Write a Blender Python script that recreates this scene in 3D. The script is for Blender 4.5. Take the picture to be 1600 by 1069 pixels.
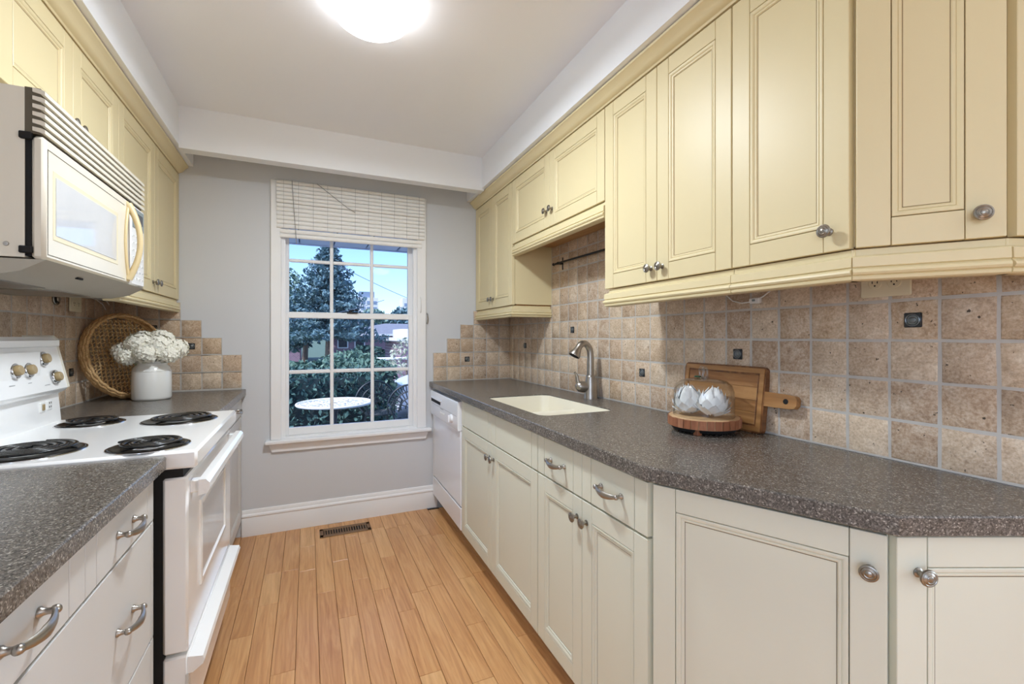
import bpy, bmesh, math, random
from mathutils import Vector, Matrix

for o in list(bpy.data.objects):
    bpy.data.objects.remove(o)
SC = bpy.context.scene
COL = SC.collection
PI = math.pi

# ------------------------------------------------------------------ camera, world, lights, exposure
F_PX, HORIZON, YAW, CAM_H = 707.3, 527.0, 0.4242, 1.235
cd = bpy.data.cameras.new('camera')
cam = bpy.data.objects.new('camera', cd)
COL.objects.link(cam)
cam.location = (0, 0, CAM_H)
cam.rotation_euler = (PI / 2, 0, -YAW)
cd.sensor_fit = 'HORIZONTAL'
cd.sensor_width = 36.0
cd.lens = 36.0 * F_PX / 1600.0
cd.shift_y = (HORIZON - 534.5) / 1600.0
cd.clip_start = 0.03
cd.clip_end = 900
SC.camera = cam

SKY_STRENGTH = 0.165
SUN_ENERGY = 2.9
LAMP_EMISSION = 4.0
LAMP_WATTS = 13.0
FILL_WATTS = 38.0
DINING_FILL = 9.0
EXPOSURE = 1.08

w = bpy.data.worlds.new('sky')
SC.world = w
w.use_nodes = True
nt = w.node_tree
bg = nt.nodes['Background']
sk = nt.nodes.new('ShaderNodeTexSky')
sk.sky_type = 'NISHITA'
sk.sun_disc = False
sk.sun_elevation = math.radians(48)
sk.sun_rotation = math.radians(235)
sk.altitude = 150
sk.dust_density = 1.0
sk.ozone_density = 6.0
nt.links.new(sk.outputs[0], bg.inputs[0])
bg.inputs[1].default_value = SKY_STRENGTH

sd = bpy.data.lights.new('sun', 'SUN')
sd.energy = SUN_ENERGY
sd.angle = math.radians(1.0)
sd.color = (1.0, 0.95, 0.86)
sun = bpy.data.objects.new('sun', sd)
COL.objects.link(sun)
sun.rotation_euler = Vector((0.80, 0.42, -1.05)).to_track_quat('-Z', 'Y').to_euler()

# added fill lights at two invented dining-room windows, unseen behind the camera
for nm, loc_, rz in (('fill_light_left', (-1.00, -1.70, 1.50), -PI / 2), ('fill_light_right', (3.46, -1.70, 1.50), PI / 2)):
    ad = bpy.data.lights.new(nm, 'AREA')
    ad.shape = 'RECTANGLE'
    ad.size, ad.size_y = 2.3, 1.3
    ad.energy = FILL_WATTS * (0.35 if loc_[0] < 0 else 1.0)
    ad.color = (0.76, 0.88, 1.0)
    al = bpy.data.objects.new(nm, ad)
    COL.objects.link(al)
    al.location = loc_
    al.rotation_euler = (PI / 2, 0, rz)

vs = SC.view_settings
vs.view_transform = 'Standard'
vs.look = 'None'
vs.gamma = 1.0
vs.use_curve_mapping = False
vs.exposure = EXPOSURE
SC.cycles.max_bounces = 10
SC.cycles.diffuse_bounces = 6
SC.cycles.transparent_max_bounces = 16
SC.cycles.caustics_reflective = False
SC.cycles.caustics_refractive = False
SC.cycles.sample_clamp_indirect = 6.0

# ------------------------------------------------------------------ helpers: colours and materials
def lin(c):
    c = c / 255.0
    return c / 12.92 if c <= 0.04045 else ((c + 0.055) / 1.055) ** 2.4

def S(r, g, b):
    return (lin(r), lin(g), lin(b), 1.0)

def new_mat(name):
    m = bpy.data.materials.new(name)
    m.use_nodes = True
    return m, m.node_tree, m.node_tree.nodes['Principled BSDF']

def N(t, kind, **kw):
    n = t.nodes.new(kind)
    for k, v in kw.items():
        if k in n.inputs.keys():
            n.inputs[k].default_value = v
        else:
            setattr(n, k, v)
    return n

def ramp(t, fac, stops):
    r = t.nodes.new('ShaderNodeValToRGB')
    cr = r.color_ramp
    while len(cr.elements) < len(stops):
        cr.elements.new(0.5)
    for e, (p, c) in zip(cr.elements, stops):
        e.position = p
        e.color = c
    t.links.new(fac, r.inputs[0])
    return r.outputs[0]

def mixc(t, fac, a, b, mode='MIX'):
    m = t.nodes.new('ShaderNodeMix')
    m.data_type = 'RGBA'
    m.blend_type = mode
    for sock, v in ((m.inputs['Factor'], fac), (m.inputs[6], a), (m.inputs[7], b)):
        if hasattr(v, 'default_value') or hasattr(v, 'is_linked'):
            t.links.new(v, sock)
        else:
            sock.default_value = v
    return m.outputs[2]

def bump(t, p, height, strength=0.2, dist=0.002):
    b = t.nodes.new('ShaderNodeBump')
    b.inputs['Strength'].default_value = strength
    b.inputs['Distance'].default_value = dist
    t.links.new(height, b.inputs['Height'])
    t.links.new(b.outputs[0], p.inputs['Normal'])

def coords(t, scale=(1, 1, 1), rand=0.0, kind='Object'):
    tc = t.nodes.new('ShaderNodeTexCoord')
    mp = t.nodes.new('ShaderNodeMapping')
    mp.inputs['Scale'].default_value = scale
    t.links.new(tc.outputs[kind], mp.inputs[0])
    if rand:
        oi = t.nodes.new('ShaderNodeObjectInfo')
        ml = t.nodes.new('ShaderNodeMath')
        ml.operation = 'MULTIPLY'
        ml.inputs[1].default_value = rand
        t.links.new(oi.outputs['Random'], ml.inputs[0])
        t.links.new(ml.outputs[0], mp.inputs['Location'])
    return mp.outputs[0]

def plain(name, rgb, rough=0.5, metal=0.0, var=0.03, scale=6.0, bumpy=0.0, bscale=200.0, spec=0.5, coat=0.0):
    """painted / plastic / metal surface with slight tonal unevenness"""
    m, t, p = new_mat(name)
    v = coords(t)
    nz = N(t, 'ShaderNodeTexNoise', Scale=scale, Detail=3.0)
    t.links.new(v, nz.inputs['Vector'])
    c = S(*rgb)
    lo = tuple(max(0, x * (1 - var)) for x in c[:3]) + (1,)
    hi = tuple(min(1, x * (1 + var)) for x in c[:3]) + (1,)
    t.links.new(ramp(t, nz.outputs['Fac'], [(0.3, lo), (0.7, hi)]), p.inputs['Base Color'])
    p.inputs['Roughness'].default_value = rough
    p.inputs['Metallic'].default_value = metal
    p.inputs['Specular IOR Level'].default_value = spec
    if coat:
        p.inputs['Coat Weight'].default_value = coat
        p.inputs['Coat Roughness'].default_value = 0.15
    if bumpy:
        n2 = N(t, 'ShaderNodeTexNoise', Scale=bscale, Detail=2.0)
        t.links.new(v, n2.inputs['Vector'])
        bump(t, p, n2.outputs['Fac'], bumpy, 0.001)
    return m

def glassy(name, tint=(1, 1, 1, 1), ior=1.45, rough=0.0, boost=1.0):
    m = bpy.data.materials.new(name)
    m.use_nodes = True
    t = m.node_tree
    t.nodes.clear()
    out = t.nodes.new('ShaderNodeOutputMaterial')
    tr = t.nodes.new('ShaderNodeBsdfTransparent')
    tr.inputs[0].default_value = tint
    gl = t.nodes.new('ShaderNodeBsdfGlossy')
    gl.inputs['Roughness'].default_value = rough
    lw = t.nodes.new('ShaderNodeLayerWeight')
    lw.inputs[0].default_value = 0.5
    pw = t.nodes.new('ShaderNodeMath')
    pw.operation = 'POWER'
    pw.inputs[1].default_value = 4.0
    t.links.new(lw.outputs['Facing'], pw.inputs[0])
    fr = t.nodes.new('ShaderNodeMath')
    fr.operation = 'MULTIPLY_ADD'
    fr.inputs[1].default_value = 0.75
    fr.inputs[2].default_value = 0.025
    t.links.new(pw.outputs[0], fr.inputs[0])
    mx = t.nodes.new('ShaderNodeMixShader')
    ml = t.nodes.new('ShaderNodeMath')
    ml.operation = 'MULTIPLY'
    ml.inputs[1].default_value = boost
    t.links.new(fr.outputs[0], ml.inputs[0])
    t.links.new(ml.outputs[0], mx.inputs[0])
    t.links.new(tr.outputs[0], mx.inputs[1])
    t.links.new(gl.outputs[0], mx.inputs[2])
    t.links.new(mx.outputs[0], out.inputs[0])
    return m

def emitter(name, rgb, strength):
    m, t, p = new_mat(name)
    p.inputs['Base Color'].default_value = S(*rgb)
    p.inputs['Emission Color'].default_value = S(*rgb)
    p.inputs['Emission Strength'].default_value = strength
    return m

def tile_mat():
    m, t, p = new_mat('tumbled_travertine')
    v = coords(t, rand=37.0)
    oi = t.nodes.new('ShaderNodeObjectInfo')
    n1 = N(t, 'ShaderNodeTexNoise', Scale=19.0, Detail=7.0, Roughness=0.72, Distortion=0.9)
    n2 = N(t, 'ShaderNodeTexNoise', Scale=150.0, Detail=3.0, Roughness=0.7)
    n3 = N(t, 'ShaderNodeTexNoise', Scale=70.0, Detail=4.0, Roughness=0.6)
    for n in (n1, n2, n3):
        t.links.new(v, n.inputs['Vector'])
    base = ramp(t, oi.outputs['Random'], [(0.0, S(158, 132, 110)), (0.2, S(216, 197, 172)), (0.4, S(186, 159, 134)),
                                          (0.6, S(228, 210, 184)), (0.8, S(196, 168, 134)), (1.0, S(150, 124, 104))])
    cl = ramp(t, n1.outputs['Fac'], [(0.34, S(140, 112, 90)), (0.5, S(196, 170, 143)), (0.66, S(238, 226, 208))])
    c = mixc(t, 0.48, base, cl)
    c = mixc(t, 0.30, c, ramp(t, n2.outputs['Fac'], [(0.35, S(122, 98, 78)), (0.5, S(200, 177, 152)), (0.7, S(242, 232, 216))]))
    pits = ramp(t, n3.outputs['Fac'], [(0.30, (0.16, 0.16, 0.16, 1)), (0.33, (1, 1, 1, 1))])
    c = mixc(t, 1.0, c, pits, 'MULTIPLY')
    t.links.new(c, p.inputs['Base Color'])
    p.inputs['Roughness'].default_value = 0.72
    p.inputs['Specular IOR Level'].default_value = 0.25
    hm = mixc(t, 0.5, n2.outputs['Color'], pits)
    bump(t, p, hm, 0.55, 0.0025)
    return m

def plank_mat():
    m, t, p = new_mat('oak_floorboard')
    v = coords(t, (34, 2.2, 34), rand=53.0)
    oi = t.nodes.new('ShaderNodeObjectInfo')
    n1 = N(t, 'ShaderNodeTexNoise', Scale=1.0, Detail=6.0, Roughness=0.62, Distortion=1.2)
    t.links.new(v, n1.inputs['Vector'])
    v2 = coords(t, (9, 1.6, 9), rand=91.0)
    wv = N(t, 'ShaderNodeTexWave', Scale=2.2, Distortion=9.0, Detail=3.0)
    wv.bands_direction = 'X'
    t.links.new(v2, wv.inputs['Vector'])
    base = ramp(t, oi.outputs['Random'], [(0.0, S(184, 128, 78)), (0.2, S(212, 160, 106)), (0.4, S(196, 140, 88)),
                                          (0.6, S(224, 178, 124)), (0.8, S(202, 148, 98)), (1.0, S(178, 122, 76))])
    gr = ramp(t, n1.outputs['Fac'], [(0.3, S(158, 102, 58)), (0.5, S(205, 152, 100)), (0.72, S(230, 186, 134))])
    c = mixc(t, 0.50, base, gr)
    c = mixc(t, 0.09, c, ramp(t, wv.outputs['Fac'], [(0.0, S(150, 96, 50)), (0.35, S(212, 160, 104)), (1.0, S(224, 178, 124))]))
    t.links.new(c, p.inputs['Base Color'])
    p.inputs['Roughness'].default_value = 0.29
    p.inputs['Specular IOR Level'].default_value = 0.5
    bump(t, p, n1.outputs['Fac'], 0.10, 0.001)
    return m

def wood_mat(name, cols, scale=(3, 30, 30), rough=0.45, rand=20.0, tint=None):
    m, t, p = new_mat(name)
    v = coords(t, scale, rand=rand)
    n1 = N(t, 'ShaderNodeTexNoise', Scale=1.0, Detail=6.0, Roughness=0.6, Distortion=1.6)
    t.links.new(v, n1.inputs['Vector'])
    c = ramp(t, n1.outputs['Fac'], [(0.28, S(*cols[0])), (0.5, S(*cols[1])), (0.72, S(*cols[2]))])
    if tint:
        oi = t.nodes.new('ShaderNodeObjectInfo')
        c = mixc(t, 0.45, c, ramp(t, oi.outputs['Random'], [(i / (len(tint) - 1), S(*q)) for i, q in enumerate(tint)]))
    t.links.new(c, p.inputs['Base Color'])
    p.inputs['Roughness'].default_value = rough
    bump(t, p, n1.outputs['Fac'], 0.12, 0.001)
    return m

def counter_mat():
    m, t, p = new_mat('speckled_laminate')
    v = coords(t)
    vo = N(t, 'ShaderNodeTexVoronoi', Scale=420.0)
    vo2 = N(t, 'ShaderNodeTexVoronoi', Scale=260.0)
    nz = N(t, 'ShaderNodeTexNoise', Scale=5.0, Detail=2.0)
    for n in (vo, vo2, nz):
        t.links.new(v, n.inputs['Vector'])
    sp = t.nodes.new('ShaderNodeSeparateColor')
    t.links.new(vo.outputs['Color'], sp.inputs[0])
    sp2 = t.nodes.new('ShaderNodeSeparateColor')
    t.links.new(vo2.outputs['Color'], sp2.inputs[0])
    c = ramp(t, sp.outputs[0], [(0.0, S(54, 50, 46)), (0.35, S(84, 79, 73)), (0.7, S(108, 102, 95)), (0.93, S(142, 135, 126)), (1.0, S(212, 205, 192))])
    c2 = ramp(t, sp2.outputs[1], [(0.0, S(60, 55, 51)), (0.6, S(96, 90, 84)), (0.95, S(126, 119, 111)), (1.0, S(192, 185, 174))])
    c = mixc(t, 0.45, c, c2)
    t.links.new(c, p.inputs['Base Color'])
    p.inputs['Roughness'].default_value = 0.27
    p.inputs['Specular IOR Level'].default_value = 0.5
    return m

def leaf_mat(name, a, b, c3, rough=0.7):
    m, t, p = new_mat(name)
    v = coords(t)
    nz = N(t, 'ShaderNodeTexNoise', Scale=9.0, Detail=4.0, Roughness=0.8)
    t.links.new(v, nz.inputs['Vector'])
    t.links.new(ramp(t, nz.outputs['Fac'], [(0.35, S(*a)), (0.5, S(*b)), (0.68, S(*c3))]), p.inputs['Base Color'])
    p.inputs['Roughness'].default_value = rough
    p.inputs['Specular IOR Level'].default_value = 0.2
    return m

def brick_mat(name, a, b, mortar, scale=5.0):
    m, t, p = new_mat(name)
    tc = t.nodes.new('ShaderNodeTexCoord')
    mp = t.nodes.new('ShaderNodeMapping')
    mp.inputs['Rotation'].default_value = (PI / 2, 0, 0)
    t.links.new(tc.outputs['Object'], mp.inputs[0])
    br = N(t, 'ShaderNodeTexBrick', Scale=scale)
    br.inputs['Color1'].default_value = S(*a)
    br.inputs['Color2'].default_value = S(*b)
    br.inputs['Mortar'].default_value = S(*mortar)
    t.links.new(mp.outputs[0], br.inputs['Vector'])
    t.links.new(br.outputs['Color'], p.inputs['Base Color'])
    p.inputs['Roughness'].default_value = 0.85
    return m

M = {}
M['wall'] = plain('grey_wall_paint', (207, 209, 212), 0.75, var=0.012, scale=2.0, bumpy=0.04, spec=0.25)
M['ceiling'] = plain('white_ceiling_paint', (243, 245, 249), 0.85, var=0.01, scale=2.0, spec=0.2)
M['soffit'] = plain('white_soffit_paint', (236, 238, 241), 0.75, var=0.01, scale=2.0, spec=0.2)
M['trim'] = plain('white_trim_paint', (236, 236, 236), 0.4, var=0.01, spec=0.4)
M['cream'] = plain('cream_cabinet_paint', (219, 204, 162), 0.43, var=0.012, scale=3.0, spec=0.45)
M['offwhite'] = plain('offwhite_base_cabinet', (217, 217, 199), 0.40, var=0.012, scale=3.0, spec=0.45)  # base cabinets toned greyer than the cream wall cabinets
M['white_cab'] = plain('white_base_cabinet', (206, 205, 202), 0.38, var=0.012, scale=3.0, spec=0.4)  # whiter tone for the left base cabinets
M['glaze'] = plain('brown_glaze_in_joints', (120, 94, 54), 0.6)
M['glaze2'] = plain('grey_glaze_in_joints', (104, 97, 80), 0.6)
M['wood_under'] = wood_mat('raw_cabinet_wood', [(150, 108, 66), (176, 132, 84), (192, 150, 100)])
M['tile'] = tile_mat()
M['grout'] = plain('grey_grout', (190, 185, 178), 0.9, var=0.05, scale=40, bumpy=0.2, bscale=300, spec=0.1)
M['accent'] = plain('pewter_accent_tile', (58, 62, 66), 0.35, metal=0.6, var=0.2, scale=80)
M['accent_ring'] = plain('worn_pewter_ring', (120, 126, 128), 0.35, metal=0.7, var=0.1, scale=80)
M['plank'] = plank_mat()
M['subfloor'] = plain('dark_floor_joint', (74, 48, 26), 0.8)
M['counter'] = counter_mat()
M['sink'] = plain('cream_sink_composite', (234, 228, 210), 0.3, var=0.01, spec=0.5)
M['nickel'] = plain('brushed_nickel', (172, 166, 158), 0.32, metal=1.0, var=0.06, scale=30)
M['pewter'] = plain('antique_pewter', (150, 144, 134), 0.34, metal=1.0, var=0.15, scale=120)
M['dark_metal'] = plain('dark_metal', (52, 52, 54), 0.4, metal=0.8)
M['enamel'] = plain('white_enamel', (240, 240, 239), 0.16, var=0.01, spec=0.5, coat=0.3)
M['enamel_side'] = plain('grey_white_painted_steel', (206, 205, 201), 0.4, var=0.03)
M['underside'] = plain('shaded_underside', (168, 162, 148), 0.5)  # darker than the microwave body: underside shade put into the colour
M['app_white'] = plain('white_appliance_panel', (236, 238, 242), 0.2, var=0.01, spec=0.5)
M['almond'] = plain('almond_plastic', (222, 215, 199), 0.35, var=0.01)
M['knob_almond'] = plain('tan_knob_plastic', (160, 138, 98), 0.4)
M['chrome'] = plain('chrome', (205, 205, 205), 0.12, metal=1.0, var=0.0)
M['black'] = plain('black_coil', (22, 22, 23), 0.26, var=0.2, scale=60)
M['flat_black'] = plain('black_gap_shade_and_parts', (10, 10, 10), 0.8)  # flat black for dark parts, and for shade painted into the oven-door gap
M['drip'] = plain('sooty_drip_pan', (40, 37, 34), 0.3, metal=0.7, var=0.5, scale=25)
M['glass_reflection'] = plain('microwave_glass_reflection', (202, 203, 205), 0.05, var=0.03, scale=12, spec=0.9)  # pale base colour paints in the bright window reflected by the glass
M['oven_glass'] = plain('oven_window_glass', (198, 199, 201), 0.08, var=0.02, spec=0.8)
M['grille_dark'] = plain('grille_gap', (92, 84, 68), 0.7)
M['display'] = plain('grey_display', (128, 140, 142), 0.15)
M['mark'] = plain('grey_print', (120, 120, 122), 0.6)
M['stone_grey'] = plain('dark_cast_iron_paint', (30, 42, 46), 0.5)
M['white_iron'] = plain('white_iron_paint', (240, 238, 226), 0.5)
M['pane'] = glassy('window_glass', (0.87, 0.90, 1.0, 1), boost=0.2)
M['cloche'] = glassy('clear_blown_glass', (0.965, 0.97, 0.965, 1), boost=1.3)
M['handle_glass'] = glassy('thick_handle_glass', (0.93, 0.95, 0.94, 1), boost=3.5)
M['green_glass'] = plain('green_glass_band', (22, 66, 40), 0.15)
M['acacia'] = wood_mat('acacia_wood', [(108, 70, 38), (156, 108, 62), (192, 146, 94)], (3, 26, 26), 0.4, 11, [(128, 84, 46), (180, 134, 82), (146, 98, 56), (190, 148, 98)])
M['acacia_dark'] = wood_mat('dark_acacia_rim', [(84, 52, 30), (118, 76, 44), (150, 102, 60)], (26, 3, 26), 0.42)
M['bark'] = wood_mat('reddish_wood_strip', [(104, 58, 36), (146, 90, 58), (184, 128, 90)], (40, 40, 5), 0.6, 17, [(120, 70, 46), (170, 112, 78), (136, 78, 50), (188, 136, 104)])
M['slice'] = wood_mat('pale_wood_slice', [(176, 140, 100), (200, 166, 124), (216, 186, 148)], (8, 8, 8), 0.55)
M['white_ceramic'] = plain('white_glazed_ceramic', (238, 237, 232), 0.14, var=0.01, spec=0.5, coat=0.3)
M['artichoke'] = plain('matt_white_ceramic', (240, 240, 240), 0.55, var=0.01)
M['petal'] = plain('ivory_silk_petal', (243, 240, 226), 0.7, var=0.03, scale=30)
M['stem'] = plain('green_stem', (96, 112, 62), 0.7)
M['wicker'] = wood_mat('woven_wicker', [(200, 164, 112), (230, 198, 146), (246, 224, 182)], (60, 60, 60), 0.6)
M['wicker_rim'] = wood_mat('wicker_rim_cane', [(164, 124, 78), (206, 166, 114), (230, 198, 150)], (80, 80, 80), 0.6)
M['slat'] = plain('white_woven_slat', (236, 235, 232), 0.65, var=0.02, scale=60)
M['cord'] = plain('grey_cord', (150, 150, 152), 0.7)
M['white_plastic'] = plain('white_plastic', (232, 232, 230), 0.4)
M['handle_tan'] = plain('tan_handle_plastic', (212, 192, 148), 0.4)
M['ivory_plastic'] = plain('ivory_plastic', (222, 212, 182), 0.4)
M['bronze'] = plain('brown_metal_grille', (122, 92, 64), 0.45, metal=0.5)
M['lamp_glow'] = emitter('glowing_opal_glass', (250, 252, 255), LAMP_EMISSION)
M['eave'] = plain('pale_blue_vinyl', (232, 238, 248), 0.5)
M['eave_dark'] = plain('vinyl_groove', (112, 124, 140), 0.7)
M['ground'] = leaf_mat('grass', (78, 98, 78), (98, 116, 94), (122, 138, 112))
M['patio'] = plain('patio_slab_stone', (150, 160, 168), 0.85, var=0.1, scale=8)
M['asphalt'] = plain('pale_driveway', (188, 188, 186), 0.9, var=0.05, scale=3)
M['hedge'] = leaf_mat('hedge_leaves', (44, 72, 70), (70, 102, 96), (100, 130, 112))
M['hedge_in'] = plain('hedge_core', (34, 54, 56), 0.9)
M['shrub'] = leaf_mat('shrub_leaves', (64, 94, 82), (96, 126, 108), (142, 164, 140))
M['pale_shrub'] = leaf_mat('flowering_shrub', (120, 140, 110), (180, 184, 160), (220, 214, 200))
M['spruce'] = leaf_mat('spruce_needles', (66, 94, 104), (98, 128, 134), (140, 166, 166))
M['treeleaf'] = leaf_mat('tree_leaves', (84, 112, 100), (122, 148, 132), (168, 188, 166))
M['trunk'] = wood_mat('bark_trunk', [(70, 56, 46), (98, 80, 66), (120, 102, 86)])
M['brick'] = brick_mat('red_brick', (150, 118, 130), (134, 104, 118), (170, 156, 160), 3.0)
M['roof'] = plain('grey_shingle', (128, 132, 138), 0.9, var=0.12, scale=5)
M['roof_pale'] = plain('pale_shingle', (196, 192, 186), 0.9, var=0.1, scale=5)
M['tower'] = plain('pale_concrete', (222, 220, 218), 0.8, var=0.03)
M['tower_glass'] = plain('tower_glazing', (132, 148, 168), 0.2)
M['house_trim'] = plain('white_house_trim', (232, 232, 232), 0.6)
M['dark_glass'] = plain('dark_window_glass', (52, 60, 72), 0.1)
M['garage'] = plain('dark_blue_garage_door', (66, 74, 110), 0.6)
M['car'] = plain('white_car_paint', (226, 228, 230), 0.2, coat=0.4)
M['tyre'] = plain('tyre_rubber', (26, 26, 27), 0.8)
M['wire'] = plain('overhead_wire', (120, 130, 140), 0.6)

# ------------------------------------------------------------------ helpers: meshes
class MB:
    def __init__(s):
        s.v = []; s.f = []; s.m = []

    def add(s, vs_, fs, m=0):
        o = len(s.v)
        s.v += [tuple(q) for q in vs_]
        for q in fs:
            s.f.append([i + o for i in q]); s.m.append(m)
        return s

    def box(s, x0, x1, y0, y1, z0, z1, m=0):
        return s.add([(x0, y0, z0), (x1, y0, z0), (x1, y1, z0), (x0, y1, z0), (x0, y0, z1), (x1, y0, z1), (x1, y1, z1), (x0, y1, z1)],
                     [(0, 3, 2, 1), (4, 5, 6, 7), (0, 1, 5, 4), (1, 2, 6, 5), (2, 3, 7, 6), (3, 0, 4, 7)], m)

    def cbox(s, x0, x1, y0, y1, z0, z1, c=0.002, m=0):
        """box with chamfered edges"""
        c = min(c, (x1 - x0) * .45, (y1 - y0) * .45, (z1 - z0) * .45)
        X, Y, Z = (x0, x1), (y0, y1), (z0, z1)
        idx = {}; vs_ = []
        for i in (0, 1):
            for j in (0, 1):
                for k in (0, 1):
                    sx, sy, sz = (1 - 2 * i) * c, (1 - 2 * j) * c, (1 - 2 * k) * c
                    for a, d in (('x', (0, sy, sz)), ('y', (sx, 0, sz)), ('z', (sx, sy, 0))):
                        idx[(i, j, k, a)] = len(vs_)
                        vs_.append((X[i] + d[0], Y[j] + d[1], Z[k] + d[2]))
        fs = []
        g = lambda i, j, k, a: idx[(i, j, k, a)]
        for i in (0, 1):
            fs.append([g(i, 0, 0, 'x'), g(i, 1, 0, 'x'), g(i, 1, 1, 'x'), g(i, 0, 1, 'x')])
            fs.append([g(0, i, 0, 'y'), g(1, i, 0, 'y'), g(1, i, 1, 'y'), g(0, i, 1, 'y')])
            fs.append([g(0, 0, i, 'z'), g(1, 0, i, 'z'), g(1, 1, i, 'z'), g(0, 1, i, 'z')])
            for j in (0, 1):
                fs.append([g(i, j, 0, 'x'), g(i, j, 1, 'x'), g(i, j, 1, 'y'), g(i, j, 0, 'y')])
                fs.append([g(i, 0, j, 'x'), g(i, 1, j, 'x'), g(i, 1, j, 'z'), g(i, 0, j, 'z')])
                fs.append([g(0, i, j, 'y'), g(1, i, j, 'y'), g(1, i, j, 'z'), g(0, i, j, 'z')])
                for k in (0, 1):
                    fs.append([g(i, j, k, 'x'), g(i, j, k, 'y'), g(i, j, k, 'z')])
        return s.add(vs_, fs, m)

    def lathe(s, prof, n=24, c=(0, 0, 0), axis='z', m=0, sx=1.0):
        vs_ = []; fs = []
        rings = []
        for r, h in prof:
            if r < 1e-6:
                rings.append([len(vs_)]); vs_.append((0, 0, h))
            else:
                rings.append(list(range(len(vs_), len(vs_) + n)))
                vs_ += [(r * math.cos(2 * PI * i / n) * sx, r * math.sin(2 * PI * i / n), h) for i in range(n)]
        for a, b in zip(rings[:-1], rings[1:]):
            if len(a) == 1 and len(b) == 1:
                continue
            for i in range(n):
                j = (i + 1) % n
                if len(a) == 1:
                    fs.append([a[0], b[i], b[j]])
                elif len(b) == 1:
                    fs.append([a[i], a[j], b[0]])
                else:
                    fs.append([a[i], a[j], b[j], b[i]])
        if axis == 'x':
            vs_ = [(z, x, y) for x, y, z in vs_]
        elif axis == 'y':
            vs_ = [(x, z, y) for x, y, z in vs_]
        elif axis == '-y':
            vs_ = [(x, -z, y) for x, y, z in vs_]
        elif axis == '-x':
            vs_ = [(-z, x, y) for x, y, z in vs_]
        vs_ = [(x + c[0], y + c[1], z + c[2]) for x, y, z in vs_]
        return s.add(vs_, fs, m)

    def tube(s, path, r, n=8, m=0, closed=False, flat=1.0, up=None):
        P = [Vector(p) for p in path]
        k = len(P)
        R = r if isinstance(r, (list, tuple)) else [r] * k
        vs_ = []; fs = []
        T = []
        for i in range(k):
            if closed:
                d = P[(i + 1) % k] - P[i - 1]
            else:
                d = P[min(i + 1, k - 1)] - P[max(i - 1, 0)]
            T.append(d.normalized() if d.length > 1e-9 else Vector((0, 0, 1)))
        ref = Vector(up) if up else (Vector((0, 0, 1)) if abs(T[0].z) < .9 else Vector((1, 0, 0)))
        u = (ref - T[0] * ref.dot(T[0])).normalized()
        for i in range(k):
            u = u - T[i] * u.dot(T[i])
            u = u.normalized() if u.length > 1e-9 else T[i].orthogonal().normalized()
            wv = T[i].cross(u)
            for j in range(n):
                a = 2 * PI * (j + .5) / n
                vs_.append(P[i] + (u * math.cos(a) * flat + wv * math.sin(a)) * R[i])
        for i in range(k if closed else k - 1):
            b = (i + 1) % k
            for j in range(n):
                q = (j + 1) % n
                fs.append([i * n + j, i * n + q, b * n + q, b * n + j])
        if not closed:
            fs.append(list(range(n))[::-1]); fs.append(list(range((k - 1) * n, k * n)))
        return s.add(vs_, fs, m)

    def prism(s, poly, h0, h1, axis='z', m=0):
        n = len(poly)
        f = {'z': lambda a, b, h: (a, b, h), 'x': lambda a, b, h: (h, a, b), 'y': lambda a, b, h: (a, h, b)}[axis]
        vs_ = [f(a, b, h0) for a, b in poly] + [f(a, b, h1) for a, b in poly]
        fs = [list(range(n))[::-1], list(range(n, 2 * n))] + [[i, (i + 1) % n, (i + 1) % n + n, i + n] for i in range(n)]
        return s.add(vs_, fs, m)

    def sweep(s, prof, path, m=0, caps=True):
        """profile (out, z) along a horizontal polyline, out = to the right of travel, mitred corners"""
        P = [Vector((p[0], p[1])) for p in path]
        k = len(P); n = len(prof)
        offs = []
        for i in range(k):
            d0 = (P[i] - P[i - 1]).normalized() if i else None
            d1 = (P[i + 1] - P[i]).normalized() if i < k - 1 else None
            if d0 is None: d0 = d1
            if d1 is None: d1 = d0
            n0 = Vector((d0.y, -d0.x)); n1 = Vector((d1.y, -d1.x))
            b = (n0 + n1).normalized()
            offs.append(b / max(.2, b.dot(n0)))
        vs_ = []
        for i in range(k):
            for o, z in prof:
                q = P[i] + offs[i] * o
                vs_.append((q.x, q.y, z))
        fs = []
        for i in range(k - 1):
            for j in range(n):
                q = (j + 1) % n
                fs.append([i * n + j, i * n + q, (i + 1) * n + q, (i + 1) * n + j])
        if caps:
            fs.append(list(range(n))[::-1]); fs.append(list(range((k - 1) * n, k * n)))
        return s.add(vs_, fs, m)

    def ringpanel(s, x0, x1, z0, z1, prof, m=0):
        """nested rectangles (inset, y) closed by a flat panel; front looks to -y"""
        vs_ = []; fs = []
        for ins, y in prof:
            vs_ += [(x0 + ins, y, z0 + ins), (x1 - ins, y, z0 + ins), (x1 - ins, y, z1 - ins), (x0 + ins, y, z1 - ins)]
        k = len(prof)
        for i in range(k - 1):
            for j in range(4):
                q = (j + 1) % 4
                fs.append([i * 4 + j, i * 4 + q, i * 4 + 4 + q, i * 4 + 4 + j])
        fs.append([k * 4 - 4, k * 4 - 3, k * 4 - 2, k * 4 - 1])
        return s.add(vs_, fs, m)

    def mesh(s, name, mats, smooth=35, recalc=True):
        me = bpy.data.meshes.new(name)
        me.from_pydata(s.v, [], s.f)
        for q in (mats if isinstance(mats, (list, tuple)) else [mats]):
            me.materials.append(M[q] if isinstance(q, str) else q)
        me.polygons.foreach_set('material_index', s.m)
        if recalc:
            bm = bmesh.new(); bm.from_mesh(me)
            bmesh.ops.recalc_face_normals(bm, faces=bm.faces)
            bm.to_mesh(me); bm.free()
        if smooth:
            me.polygons.foreach_set('use_smooth', [True] * len(me.polygons))
            me.set_sharp_from_angle(angle=math.radians(smooth))
        me.update()
        return me

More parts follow.
